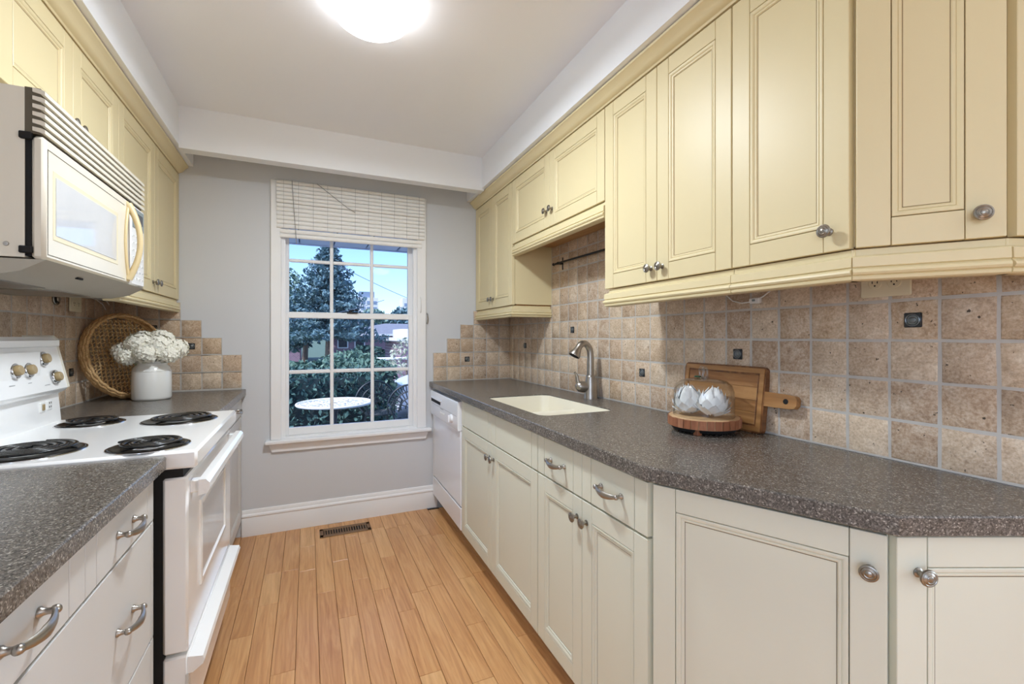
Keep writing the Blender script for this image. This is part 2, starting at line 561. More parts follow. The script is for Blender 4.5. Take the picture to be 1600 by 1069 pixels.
    def build(s, name, mats, parent=None, smooth=35, loc=None, rot=None, recalc=True):
        return link(name, s.mesh(name, mats, smooth, recalc), parent, loc, rot)

def link(name, me, parent=None, loc=None, rot=None):
    o = bpy.data.objects.new(name, me)
    COL.objects.link(o)
    if parent is not None: o.parent = parent
    if loc is not None: o.location = loc
    if rot is not None: o.rotation_euler = rot
    return o

def tag(o, label=None, cat=None, group=None, kind=None):
    if label: o['label'] = label
    if cat: o['category'] = cat
    if group: o['group'] = group
    if kind: o['kind'] = kind
    return o

def thing(name, label, cat, loc=(0, 0, 0), rotz=0.0, group=None):
    o = bpy.data.objects.new(name, None)
    COL.objects.link(o)
    o.location = loc
    o.rotation_euler = (0, 0, rotz)
    return tag(o, label, cat, group)

def copy_tree(o, parent=None):
    c = o.copy()
    COL.objects.link(c)
    c.parent = parent
    for ch in list(o.children):
        copy_tree(ch, c)
    return c

def struct(name, label=None):
    o = bpy.data.objects.new(name, None)
    COL.objects.link(o)
    return tag(o, label, None, None, 'structure')

def frame(PL, PR):
    d = Vector((PR[0] - PL[0], PR[1] - PL[1]))
    return d.length, math.atan2(d.y, d.x)

def offset_poly(path, dist):
    """open polyline moved to the right of travel by dist"""
    P = [Vector(p) for p in path]
    out = []
    for i in range(len(P)):
        d0 = (P[i] - P[i - 1]).normalized() if i else (P[1] - P[0]).normalized()
        d1 = (P[i + 1] - P[i]).normalized() if i < len(P) - 1 else d0
        n0 = Vector((d0.y, -d0.x)); n1 = Vector((d1.y, -d1.x))
        b = (n0 + n1).normalized()
        out.append(tuple(P[i] + b * dist / b.dot(n0)))
    return out

RNG = random.Random(7)

# ------------------------------------------------------------------ main dimensions (metres, floor z = 0)
XL = -1.02            # left wall face
YB = 3.24             # window wall face
ZC = 2.46             # ceiling
CT = 0.914            # worktop height
SKEW = 0.0175         # the right-hand run is not quite parallel to the left one
def rx(x, y):
    return x + SKEW * (y - 0.9)
XR = 1.41             # right wall face at y = 0.9
RROT = math.atan2(-1.0, -SKEW)          # frame heading for the right run, travelling towards the camera

# window opening
WX0, WX1, WZ0, WZ1 = -0.155, 0.715, 0.585, 2.13

# ------------------------------------------------------------------ shell
def shell():
    fl = MB().box(XL - .12, 3.6, -3.6, YB + .15, -0.30, -0.012).build('floor', 'subfloor', smooth=0)
    tag(fl, 'honey oak strip floor running towards the window', kind='structure')
    # strip floorboards
    pw = 0.0826
    y_lo, y_hi = 0.35, YB
    x = -0.62
    variants = {}
    while x < 1.02:
        y = y_lo - RNG.uniform(0, .5)
        while y < y_hi:
            L = RNG.choice([.30, .42, .55, .68, .8, .95])
            a, b = max(y, y_lo), min(y + L, y_hi)
            y += L
            if b - a < .05:
                continue
            key = round((b - a) * 100)
            if key not in variants:
                l = b - a
                variants[key] = MB().cbox(-pw / 2 + .0007, pw / 2 - .0007, -l / 2 + .0006, l / 2 - .0006, -.012, 0, .0011).mesh('plank', 'plank', 0)
            link('plank', variants[key], fl, (x + pw / 2, (a + b) / 2, 0))
        x += pw
    rest = MB()
    for (a, b, c, d) in ((XL, 3.48, -3.5, y_lo), (XL, -0.62, y_lo, YB), (x, 3.48, y_lo, .3)):
        if d > c: rest.box(a, b, c, d, -.012, -.0005)
    r = rest.build('floor_underlay', 'plank', fl, 0)

    ce = MB().box(XL - .12, 3.6, -3.6, YB + .15, ZC, ZC + .2).build('ceiling', 'ceiling', smooth=0)
    tag(ce, 'flat white kitchen ceiling', kind='structure')
    MB().box(XL, -0.62, 0.2, YB, 2.252, ZC).build('soffit', 'soffit', ce, 0)
    MB().prism([(rx(1.05, .2), .2), (rx(1.05, YB), YB), (rx(XR, YB), YB), (rx(XR, .2), .2)], 2.252, ZC).build('soffit', 'soffit', ce, 0)
    MB().box(-0.62, 1.10, 2.90, 2.976, 2.236, ZC).build('beam', 'soffit', ce, 0)

    # window wall with its opening
    wb = MB()
    wb.box(XL - .12, WX0, YB, YB + .15, -.3, ZC)
    wb.box(WX1, 1.60, YB, YB + .15, -.3, ZC)
    wb.box(WX0, WX1, YB, YB + .15, -.3, WZ0)
    wb.box(WX0, WX1, YB, YB + .15, WZ1, ZC)
    wall_b = tag(wb.build('wall_back', 'wall', smooth=0), 'light grey wall around the kitchen window', kind='structure')
    wl = MB()
    for a, b, c, d in ((-3.6, -2.9, -.3, ZC), (-.5, YB, -.3, ZC), (-2.9, -.5, -.3, .82), (-2.9, -.5, 2.18, ZC)): wl.box(XL - .12, XL, a, b, c, d)
    wall_l = tag(wl.build('wall_left', 'wall', smooth=0), 'left wall with travertine tiles behind the stove', kind='structure')
    wall_r = tag(MB().prism([(rx(XR, .2), .2), (rx(XR, YB), YB), (rx(XR, YB) + .12, YB), (rx(XR, .2) + .12, .2)], -.3, ZC).build('wall_right', 'wall', smooth=0),
                 'right wall with travertine tiles above the worktop', kind='structure')
    # dining room behind the camera
    ws = MB()
    for a, b, c, d in ((-3.6, -2.9, -.3, ZC), (-.5, .34, -.3, ZC), (-2.9, -.5, -.3, .82), (-2.9, -.5, 2.18, ZC)): ws.box(3.48, 3.6, a, b, c, d)
    tag(ws.build('wall_side', 'wall', smooth=0), 'plain grey dining room side wall with an opening for the added window', kind='structure')
    tag(MB().box(1.53, 3.6, .22, .34, -.3, ZC).build('wall_divider', 'wall', smooth=0), 'plain grey wall closing the dining room', kind='structure')
    tag(MB().box(XL - .12, 3.6, -3.6, -3.48, -.3, ZC).build('wall_front', 'wall', smooth=0), 'plain grey dining room end wall', kind='structure')
    for nm, x, lb in (('added_window_2', XL - .09, 'added unseen dining room window for the left fill light'), ('added_window_3', 3.51, 'added unseen dining room window for the right fill light')):
        w2 = struct(nm, lb)  # unseen windows, put in to house the fill lights
        m = MB()
        for a, b in ((-2.9, -2.85), (-1.73, -1.67), (-.55, -.5)): m.cbox(x, x + .06, a, b, .82, 2.18, .004)
        m.cbox(x, x + .06, -2.85, -.55, .82, .88, .004); m.cbox(x, x + .06, -2.85, -.55, 2.12, 2.18, .004)
        m.build('window_frame', 'trim', w2)
        for a, b in ((-2.85, -1.73), (-1.67, -.55)): MB().box(x + .025, x + .03, a, b, .88, 2.12).build('glass_pane', 'pane', w2, 0)

    # skirting on the window wall
    prof = [(0, 0), (.016, 0), (.016, .105), (.013, .112), (.013, .118), (.018, .122), (.016, .132), (.010, .138), (.009, .150), (.005, .160), (0, .162)]
    tag(MB().sweep(prof, [(-0.37, YB), (0.86, YB)]).build('baseboard_back', 'trim', smooth=25), 'tall white moulded skirting board under the window', kind='structure')
    return wall_b, wall_l, wall_r

WALL_B, WALL_L, WALL_R = shell()

# ------------------------------------------------------------------ tiled splashback
TP = 0.1035
TILE_MESH = []
def tile_meshes():
    r = random.Random(3)
    for k in range(7):
        w_ = TP - .0048
        j = lambda a=.0016: r.uniform(-a, a)
        c = .0045
        back = [(-w_ / 2, 0, -w_ / 2), (w_ / 2, 0, -w_ / 2), (w_ / 2, 0, w_ / 2), (-w_ / 2, 0, w_ / 2)]
        mid = [(x + j(), -.0080, z + j()) for x, y, z in back]
        fr = [(x * (1 - 2 * c / w_) + j(), -.0105 + j(.0008), z * (1 - 2 * c / w_) + j()) for x, y, z in back]
        vs_ = back + mid + fr
        fs = []
        for b in (0, 4):
            for i in range(4):
                q = (i + 1) % 4
                fs.append([b + i, b + q, b + 4 + q, b + 4 + i])
        fs.append([8, 9, 10, 11])
        mb = MB(); mb.add(vs_, fs)
        TILE_MESH.append(mb.mesh('tile', 'tile', 60))
tile_meshes()

def accent_mesh():
    mb = MB(); h = .0185
    mb.cbox(-h, h, -.0145, -.006, -h, h, .002, 0)
    mb.tube([(h * .78 * math.cos(a), -.0150, h * .78 * math.sin(a)) for a in [2 * PI * i / 20 for i in range(20)]], .0017, 6, 1, True)
    mb.lathe([(0, .0035), (.005, .003), (.008, .0015), (.0085, 0), (.0115, 0), (.0118, -.002)], 18, (0, -.0148, 0), '-y', 1)
    return mb.mesh('accent_tile', ['accent', 'accent_ring'], 40)
ACCENT = accent_mesh()

def put_tiles(wall, org, head, cols, rows, keep, accents=()):
    """org: world point of the wall line; head: heading of travel; cols: distances along it; rows: heights"""
    d = Vector((math.cos(head), math.sin(head), 0))
    for a, b in zip(cols[:-1], cols[1:]):
        for z0, z1 in zip(rows[:-1], rows[1:]):
            mid, zc = (a + b) / 2, (z0 + z1) / 2
            if not keep(mid, zc):
                continue
            p = Vector((org[0], org[1], 0)) + d * mid
            o = link('tile', RNG.choice(TILE_MESH), wall, (p.x, p.y, zc), (0, 0, head))
            # grout bed is 6 mm thick, tiles start on it
            nrm = Vector((d.y, -d.x, 0))
            o.location = Vector(o.location) + nrm * .0035
            o.scale = ((b - a) / TP, 1, (z1 - z0) / TP)
    for a, z in accents:
        p = Vector((org[0], org[1], 0)) + d * a + Vector((d.y, -d.x, 0)) * .0035
        link('accent_tile', ACCENT, wall, (p.x, p.y, z), (0, 0, head))

ROWS = [CT + .002 + TP * i for i in range(10)]
# right wall: distance along the wall measured from the window corner towards the camera
R0 = (rx(XR, YB), YB)
cr = math.sqrt(1 + SKEW * SKEW)
rcols = [0.0]
ys = [0.675 + TP * k for k in range(24, -5, -1)]
for y in ys:
    s_ = (YB - y) * cr
    if s_ > .02: rcols.append(s_)
def keep_r(s_, z):
    y = YB - s_ / cr
    return z < 1.45 or (1.50 < y < 2.58 and z < 1.83)
put_tiles(WALL_R, R0, RROT, rcols, ROWS, keep_r,
          [((YB - y) * cr, z) for y, z in ((2.938, ROWS[2] + TP / 2), (2.331 - .0517, ROWS[3] + TP / 2), (1.6582, ROWS[1] + TP / 2), (1.1407, ROWS[2] + TP / 2), (.6232, ROWS[3] + TP / 2))])
# back wall, right of the window (steps up to the right)
put_tiles(WALL_B, (0.83, YB), 0, [.1035 * i for i in range(6)] + [.616], ROWS[:6],
          lambda s_, z: s_ > (0, 0, .1035, .207, .31)[min(4, int((z - CT - .002) / TP))],
          [(.2587, ROWS[1] + TP / 2)])
# back wall, left of the window (steps down to the right)
put_tiles(WALL_B, (XL, YB), 0, [.0] + [.0300 + .1035 * i for i in range(7)], [CT + .006 + .1045 * i for i in range(6)],
          lambda s_, z: s_ < (.653, .653, .5485, .445, .3415)[min(4, int((z - CT - .006) / .1045))],
          [(.030 + .1035 * 3.5, CT + .006 + .1045 * 2.5), (.030 + .1035 * 1.75, CT + .006 + .1045 * 3.5)])
# left wall, travelling away from the camera
put_tiles(WALL_L, (XL, 1.17), PI / 2, [TP * i for i in range(21)], ROWS[:6], lambda s_, z: True, [(2.77 - 1.17, ROWS[1] + TP / 2)])
# grout beds
g = MB()
g.prism([(rx(XR, .25) - .0122, .25), (rx(XR, YB) - .0122, YB), (rx(XR, YB), YB), (rx(XR, .25), .25)], CT, 1.43)
g.prism([(rx(XR, 1.5) - .0122, 1.5), (rx(XR, 2.58) - .0122, 2.58), (rx(XR, 2.58), 2.58), (rx(XR, 1.5), 1.5)], 1.43, 1.82)
g.build('grout_bed', 'grout', WALL_R, 0)
g = MB()
for i, x0 in enumerate((.832, .832, .936, 1.039, 1.143)): g.box(x0, 1.449, YB - .0122, YB, ROWS[i] if i else CT, ROWS[i + 1] - .002)
for i, x1 in enumerate((.65, .65, .546, .442, .338)):
    g.box(XL, XL + x1, YB - .0122, YB, CT + .1045 * i, CT + .004 + .1045 * (i + 1))
g.build('grout_bed', 'grout', WALL_B, 0)
MB().box(XL, XL + .0122, 1.17, YB, CT, 1.43).build('grout_bed', 'grout', WALL_L, 0)

# ------------------------------------------------------------------ window
def window():
    W = struct('window_1', 'white double-hung kitchen window with grid panes')
    W.location = (0, 0, 0)
    c = MB()
    c.cbox(-.213, WX0 + .003, YB - .02, YB, .585, 2.232, .004)
    c.cbox(WX1 - .003, .778, YB - .02, YB, .585, 2.232, .004)
    c.cbox(WX0, WX1, YB - .02, YB, 2.12, 2.232, .004)
    c.build('casing', 'trim', W)
    j = MB()
    j.box(WX0, WX0 + .012, YB, YB + .15, WZ0, WZ1); j.box(WX1 - .012, WX1, YB, YB + .15, WZ0, WZ1)
    j.box(WX0 + .012, WX1 - .012, YB, YB + .15, WZ1 - .012, WZ1); j.box(WX0 + .012, WX1 - .012, YB, YB + .15, WZ0, WZ0 + .012)
    j.box(WX0 + .012, WX0 + .026, YB + .006, YB + .022, WZ0, WZ1); j.box(WX1 - .026, WX1 - .012, YB + .006, YB + .022, WZ0, WZ1)
    j.build('jamb', 'trim', W, 0)
    MB().cbox(-.243, .812, YB - .052, YB + .03, .560, .585, .006).build('sill', 'trim', W)
    a = MB()
    a.add([(-.225, YB - .016, .56), (.795, YB - .016, .56), (.775, YB - .016, .508), (-.205, YB - .016, .508),
           (-.225, YB, .56), (.795, YB, .56), (.775, YB, .508), (-.205, YB, .508)],
          [(0, 1, 2, 3), (4, 7, 6, 5), (0, 4, 5, 1), (1, 5, 6, 2), (2, 6, 7, 3), (3, 7, 4, 0)])
    a.build('apron', 'trim', W, 0)
    gx0, gx1 = -.110, .662
    xs = [(.138, .160), (.401, .423)]
    def sash(y, z0, z1, gz0, gz1, mz, label):
        s = MB()
        s.cbox(WX0 + .013, gx0, y, y + .03, z0, z1, .004); s.cbox(gx1, WX1 - .013, y, y + .03, z0, z1, .004)
        s.cbox(gx0 - .002, gx1 + .002, y + .001, y + .029, z0, gz0, .004); s.cbox(gx0 - .002, gx1 + .002, y + .001, y + .029, gz1, z1, .004)
        o = s.build('sash', 'trim', W)
        o['label'] = label
        for xa, xb in xs:
            MB().cbox(xa, xb, y + .004, y + .026, gz0, gz1, .005).build('muntin', 'trim', o)
        cells = [(gx0, xs[0][0]), (xs[0][1], xs[1][0]), (xs[1][1], gx1)]
        for xa, xb in cells:
            MB().cbox(xa, xb, y + .005, y + .025, mz[0], mz[1], .005).build('muntin', 'trim', o)
            for za, zb in ((gz0, mz[0]), (mz[1], gz1)):
                MB().box(xa, xb, y + .013, y + .016, za, zb).build('glass_pane', 'pane', o, 0)
    sash(YB + .030, .597, 1.398, .646, 1.360, (.995, 1.020), 'lower sash')
    sash(YB + .062, 1.366, WZ1 - .012, 1.402, 2.085, (1.730, 1.752), 'upper sash')
    l = MB()
    l.cbox(.245, .315, YB + .018, YB + .05, 1.398, 1.406, .002)
    l.lathe([(.012, 0), (.012, .012), (.008, .016), (0, .016)], 12, (.268, YB + .034, 1.405))
    l.tube([(.27, YB + .032, 1.416), (.30, YB + .022, 1.420), (.318, YB + .018, 1.417)], .005, 6)
    l.build('latch', 'dark_metal', W)
    MB().tube([(.735, YB - .024, 1.41), (.735, YB - .036, 1.43), (.737, YB - .036, 1.50), (.735, YB - .024, 1.52)], .003, 6).build('catch', 'white_plastic', W)
    h = MB()
    h.tube([(.786, YB - .002, 1.335), (.786, YB - .02, 1.34), (.790, YB - .022, 1.37), (.787, YB - .02, 1.40), (.787, YB - .002, 1.405)], .0035, 6)
    h.build('cord_cleat', 'nickel', W)
window()

def shade():
    t = thing('roman_shade', 'white woven slat shade pulled up at the top of the window', 'blind', (.292, YB - .022, 1.87))
    def slats(z0, z1, n, y, half):
        p = (z1 - z0) / n
        me = MB()
        k = 6
        pts = []
        for i in range(k + 1):
            a = -1 + 2 * i / k
            pts.append((y - .0075 * math.sqrt(max(0, 1 - a * a)), a * p * .5 * .97))
        poly = pts + [(y + .0015, p * .48), (y + .0015, -p * .48)]
        me.prism(poly, -half, half, 'x')
        mesh = me.mesh('slat', 'slat', 50)
        for i in range(n):
            link('slat', mesh, t, (0, 0, z0 - 1.87 + p * (i + .5)))
    slats(2.085, 2.231, 6, -.012, .470)
    slats(1.928, 2.088, 6, -.003, .470)
    slats(1.868, 1.926, 2, .003, .452)
    MB().box(-.468, .468, -.0015, .004, .06, .36).build('backing', 'slat', t, 0)
    th = MB()
    for i in range(11):
        x = -.43 + .086 * i
        th.box(x - .0006, x + .0006, -.0215, -.0190, .217, .36)
        th.box(x - .0006, x + .0006, -.0125, -.0100, .06, .217)
    th.build('stitching', 'cord', t, 0)['kind'] = 'stuff'
    c = MB(); c.tube([(-.237, -.023, .36), (-.05, -.023, .225), (-.012, -.023, .205), (.0, -.022, .200)], .0022, 6)
    c.build('draw_cord', 'cord', t)
    c = MB(); c.tube([(-.382, -.023, .36), (-.374, -.023, .22), (-.362, -.016, .05), (-.356, -.01, -.04)], .0022, 6)
    c.build('draw_cord', 'cord', t)
    MB().cbox(-.47, .47, -.008, .006, .355, .362, .001).build('head_rail', 'trim', t)
shade()

# ------------------------------------------------------------------ cabinet fittings
def knob_mesh():
    m = MB()
    m.lathe([(0, 0), (.009, 0), (.009, .002), (.0055, .004), (.0048, .014), (.007, .017), (.0145, .019), (.0158, .0215), (.0150, .024),
             (.0125, .0252), (.0115, .0245), (.0105, .0252), (.0075, .0268), (.0062, .0262), (.0052, .0270), (0, .0280)], 28, axis='-y')
    return m.mesh('knob', 'pewter', 40)
KNOB = knob_mesh()

def pull_mesh():
    m = MB()
    h = .048
    for s in (-1, 1):
        m.lathe([(0, 0), (.0085, 0), (.0088, .003), (.006, .006), (.0048, .012), (.0055, .018), (.0045, .0225), (0, .0235)], 16, (s * h, 0, 0), '-y')
        m.lathe([(0, -.007), (.0055, -.005), (.0075, 0), (.0055, .005), (0, .007)], 14, (s * (h + .002), -.020, 0), 'x')
    n = 16
    path = []; rad = []
    for i in range(n + 1):
        t = -1 + 2 * i / n
        path.append((t * h * .98, -.020 - .009 * (1 - abs(t) ** 2.2), -.006 * (1 - t * t)))
        rad.append(.0050 + .0052 * (1 - abs(t)) ** .7 + (.0015 if abs(t) > .93 else 0))
    m.tube(path, rad, 10, flat=.62, up=(0, 1, 0))
    return m.mesh('pull_handle', 'nickel', 50)
PULL = pull_mesh()

def make_door(parent, x0, x1, z0, z1, knob=None, mats=('cream', 'glaze'), st=.056, loc0=(0, 0), rot=0.0, name='door'):
    """framed door; front plane y = 0, hinges behind; loc0/rot place its plane inside the cabinet"""
    g = .0013
    w_, h = x1 - x0 - 2 * g, z1 - z0 - 2 * g
    m = MB()
    m.box(.001, w_ - .001, .008, .019, .001, h - .001, 1)
    m.cbox(0, st, 0, .0195, 0, h, .0011, 0)
    m.cbox(w_ - st, w_, 0, .0195, 0, h, .0011, 0)
    e = .0014
    m.cbox(st + e, w_ - st - e, 0, .018, 0, st, .0009, 0)
    m.cbox(st + e, w_ - st - e, 0, .018, h - st, h, .0009, 0)
    m.ringpanel(st + e, w_ - st - e, st + e, h - st - e,
                [(0, .010), (0.0006, .0008), (.002, 0), (.006, .0004), (.010, .0026), (.0115, .0050), (.0125, .0038), (.0165, .0048), (.019, .0078), (.0195, .0090), (.0205, .0080), (.05 if min(w_, h) > .26 else .03, .0076)], 0)
    ca, sa = math.cos(rot), math.sin(rot)
    xx = x0 + g
    o = m.build(name, list(mats), parent, 30, (loc0[0] + xx * ca, loc0[1] + xx * sa, z0 + g), (0, 0, rot))
    if knob:
        link('knob', KNOB, o, (knob[0] - xx, 0, knob[1] - z0 - g))
    return o

def make_drawer(parent, x0, x1, z0, z1, pull=True, mats=('offwhite', 'glaze2'), gr=.05, pulls=None, zp=None, name='drawer'):
    g = .0013
    w_, h = x1 - x0 - 2 * g, z1 - z0 - 2 * g
    m = MB()
    m.box(.001, w_ - .001, .006, .019, .001, h - .001, 1)
    e = .0017
    for a, b in ((0, gr), (gr + 2 * e, w_ - gr - 2 * e), (w_ - gr, w_)):
        m.cbox(a, b, 0, .0195, 0, h, .0009, 0)
    o = m.build(name, list(mats), parent, 30, (x0 + g, 0, z0 + g))
    if pull:
        for px in (pulls or [w_ / 2]):
            link('pull_handle', PULL, o, (px, 0, (zp if zp else h / 2)))
    return o

RAIL = [(-.03, 0), (-.010, 0), (-.010, -.014), (.002, -.018), (.004, -.020), (.005, -.040), (.001, -.042), (.003, -.0445), (.008, -.048),
        (.0095, -.053), (.007, -.0575), (.002, -.0600), (.004, -.0625), (.003, -.0680), (-.002, -.0710), (-.03, -.0710)]

def upper_cabinet(label, PL, PR, z0, z1, depth, doors, knobs, rail_path=None, mats=('cream', 'glaze'), group='cream wall cabinets', rail=True):
    w_, rot = frame(PL, PR)
    t = thing('wall_cabinet', label, 'cabinet', (PL[0], PL[1], z0), rot, group)
    MB().box(.0008, w_ - .0008, .021, depth, .008, z1 - z0).build('carcass', mats[0], t, 0)
    MB().box(.016, w_ - .016, .035, depth - .004, 0, .0078).build('bottom_panel', 'wood_under', t, 0)
    for (a, b), k in zip(doors, knobs):
        make_door(t, a, b, .002, z1 - z0 - .006, (k[0], k[1] - z0) if k else None, mats)
    if rail:
        path = rail_path or [(.0, 0), (w_, 0)]
        MB().sweep([(o, z) for o, z in RAIL], path).build('light_rail', mats[0], t, 25)
    return t

ZU0, ZU1 = 1.432, 2.200
FACE = 1.12
def RP(y, x=FACE):
    return (rx(x, y), y)
DEP = XR - FACE - .004
# far double-door unit by the window wall
yA0, yA1 = YB - .003, 2.545
wA = yA0 - yA1
upper_cabinet('tall cream two-door wall cabinet in the right corner by the window', RP(yA0), RP(yA1), ZU0, ZU1, DEP,
              [(0, wA / 2), (wA / 2, wA)], [(wA / 2 - .028, 1.495), (wA / 2 + .028, 1.495)],
              [(0, 0), (wA, 0), (wA, DEP - .012)])
# short unit over the sink
yB0, yB1 = 2.543, 1.566
wB = yB0 - yB1
upper_cabinet('short cream two-door wall cabinet above the sink', RP(yB0), RP(yB1), 1.805, ZU1, DEP,
              [(0, wB * .5), (wB * .5, wB)], [(wB * .5 - .030, 1.893), (wB * .5 + .030, 1.893)], [(.012, 0), (wB - .0005, 0)])
# tall double unit
yC0, yC1 = 1.564, .935
wC = yC0 - yC1
upper_cabinet('tall cream two-door wall cabinet right of the towel rail', RP(yC0), RP(yC1), ZU0, ZU1, DEP,
              [(0, wC * .5), (wC * .5, wC)], [(wC * .5 - .030, 1.482), (wC * .5 + .028, 1.482)], [(.004, .05), (.006, 0), (wC, 0)])
# single-door unit
U1 = RP(.612)
yD0 = .933
wD = math.dist(RP(yD0), U1)
upper_cabinet('cream single-door wall cabinet above the cutting board', RP(yD0), U1, ZU0, ZU1, DEP, [(0, wD - .006)], [(wD - .050, 1.482)], [(0, 0), (wD, 0)])

# angled end unit
U2 = (1.262, .408)
U3 = (1.396, .348)
def end_upper():
    t = thing('wall_cabinet', 'cream angled end wall cabinet nearest the camera', 'cabinet', (U1[0], U1[1], ZU0), 0, 'cream wall cabinets')
    rel = lambda p: (p[0] - U1[0], p[1] - U1[1])
    ins = offset_poly([U1, U2, U3], -.021)
    poly = [rel(ins[0]), rel(ins[1]), rel(ins[2]), rel((rx(XR, .34) - .004, ins[2][1] - .004)), rel((rx(XR, .61) - .004, U1[1] - .002)), rel((U1[0] + .025, U1[1] - .002))]
    MB().prism(poly, .008, ZU1 - ZU0).build('carcass', 'cream', t, 0)
    l1, r1 = frame(U1, U2)
    make_door(t, .006, l1 - .004, .002, ZU1 - ZU0 - .006, (l1 - .045, 1.482 - ZU0), ('cream', 'glaze'), .06, (0, 0), r1)
    l2, r2 = frame(U2, U3)
    make_door(t, .012, l2, .002, ZU1 - ZU0 - .006, None, ('cream', 'glaze'), .04, rel(U2), r2)
    MB().sweep(RAIL, [rel(U1), rel(U2)]).build('light_rail', 'cream', t, 25)
    a = Vector(U2) + (Vector(U3) - Vector(U2)).normalized() * .0012
    MB().sweep(RAIL, [rel(a), rel(U3)]).build('light_rail', 'cream', t, 25)
end_upper()

CROWN = [(-.02, 2.198), (.002, 2.198), (.005, 2.204), (.009, 2.206), (.016, 2.209), (.024, 2.217), (.030, 2.227), (.036, 2.232), (.040, 2.236), (.046, 2.240), (.047, 2.2475), (-.02, 2.2475)]
tag(MB().sweep(CROWN, [RP(YB - .002), U1, U2, U3]).build('trim_1', 'cream', smooth=25), 'cream crown moulding above the right wall cabinets', kind='structure')

# left wall cabinets
FL = -.69
upper_cabinet('tall cream two-door wall cabinet in the left corner beside the microwave', (FL, 2.302), (FL, YB - .003), 1.452, ZU1, .322,
              [(0, .468), (.468, .934)], [(.468 - .028, 1.505), (.468 + .028, 1.505)], [(.0, .05), (.002, 0), (.930, 0)])
upper_cabinet('short cream two-door wall cabinet above the microwave', (FL, 1.53), (FL, 2.30), 1.872, ZU1, .322,
              [(0, .385), (.385, .77)], [(.385 - .028, 1.918), (.385 + .028, 1.918)], rail=False)
tag(MB().sweep(CROWN, [(FL, 1.53), (FL, YB - .002)]).build('trim_2', 'cream', smooth=25), 'cream crown moulding above the left wall cabinets', kind='structure')

# ------------------------------------------------------------------ right base run
RF = .788
def LP(y, x=RF):
    return (rx(x, y), y)
LDEP = XR - RF - .01
def base_shell(t, w_, depth, mat='offwhite', hollow=None):
    m = MB()
    if hollow:                                             # open box under the sink
        m.box(0.0008, .018, .021, depth, .10, .872); m.box(w_ - .018, w_ - .0008, .021, depth, .10, .872)
        m.box(.018, w_ - .018, .021, depth, .10, .118); m.box(.018, w_ - .018, depth - .01, depth, .118, .872)
        m.box(.018, w_ - .018, .021, .036, .118, .872)
    else:
        m.box(.0008, w_ - .0008, .021, depth, .10, .872)
    m.build('carcass', mat, t, 0)
    MB().box(.0008, w_ - .0008, .078, .095, 0, .10).build('toe_kick', mat, t, 0)

def dishwasher():
    PL, PR = LP(YB - .012), LP(2.522)
    w_, rot = frame(PL, PR)
    t = thing('dishwasher', 'white built-in dishwasher at the window end of the right run', 'dishwasher', (PL[0], PL[1], 0), rot)
    MB().box(.03, w_ - .004, .012, LDEP, .10, .868).build('tub', 'enamel_side', t, 0)
    MB().cbox(.03, w_ - .005, -.004, .012, .245, .685, .004).build('door_panel', 'app_white', t)
    MB().cbox(.03, w_ - .005, -.004, .012, .105, .236, .004).build('kick_panel', 'app_white', t)
    c = MB()
    c.prism([(.012, .688), (-.018, .688), (-.022, .70), (-.022, .845), (-.018, .855), (.012, .862)], .022, w_ - .008, 'x')
    cp = c.build('control_panel', 'app_white', t, 30)
    MB().cbox(.05, .30, -.0245, -.018, .782, .806, .003).build('handle_recess', 'flat_black', cp)
    MB().cbox(.048, .33, -.030, -.0215, .806, .818, .003).build('grip', 'app_white', cp)
    k = MB(); k.lathe([(0, .017), (.020, .015), (.026, .010), (.028, 0)], 24, (w_ - .13, -.022, .742), '-y')
    k.cbox(w_ - .134, w_ - .126, -.046, -.030, .720, .764, .002)
    k.build('dial', 'app_white', cp)
    bm_ = MB().cbox(0, .022, -.0245, -.0215, 0, .012, .001).mesh('button', 'white_plastic', 30)
    for i in range(4): link('button', bm_, cp, (.30 + .03 * i, 0, .735))
    n = MB()
    for i in range(5): n.box(.30 + .016 * i, .311 + .016 * i, -.0226, -.0218, .762, .766)
    n.box(.06, w_ - .03, -.0226, -.0218, .770, .7715)
    n.build('printed_marks', 'mark', cp, 0)
    MB().box(.03, w_ - .005, .085, .10, 0, .10).build('toe_kick', 'offwhite', t, 0)
    MB().box(.0, .028, .0, .02, .10, .868).build('filler_strip', 'trim', t, 0)
dishwasher()

def base_pair(label, y0, y1, drawers, knobz, mats=('offwhite', 'glaze2'), hollow=False):
    PL, PR = LP(y0), LP(y1)
    w_, rot = frame(PL, PR)
    t = thing('base_cabinet', label, 'cabinet', (PL[0], PL[1], 0), rot, 'off-white base cabinets')
    base_shell(t, w_, LDEP, mats[0], hollow)
    h = w_ / 2
    for i in (0, 1):
        make_drawer(t, i * h, (i + 1) * h, .724, .866, drawers, mats, .05, name='drawer' if drawers else 'false_drawer_front')
        make_door(t, i * h, (i + 1) * h, .102, .720, (h - .028 if i == 0 else h + .028, knobz), mats, .054)
    return t
base_pair('off-white base cabinet with plain fronts below the sink', 2.518, 1.534, False, .652, hollow=True)
base_pair('off-white base cabinet with two handled drawers over two doors', 1.531, .907, True, .656)

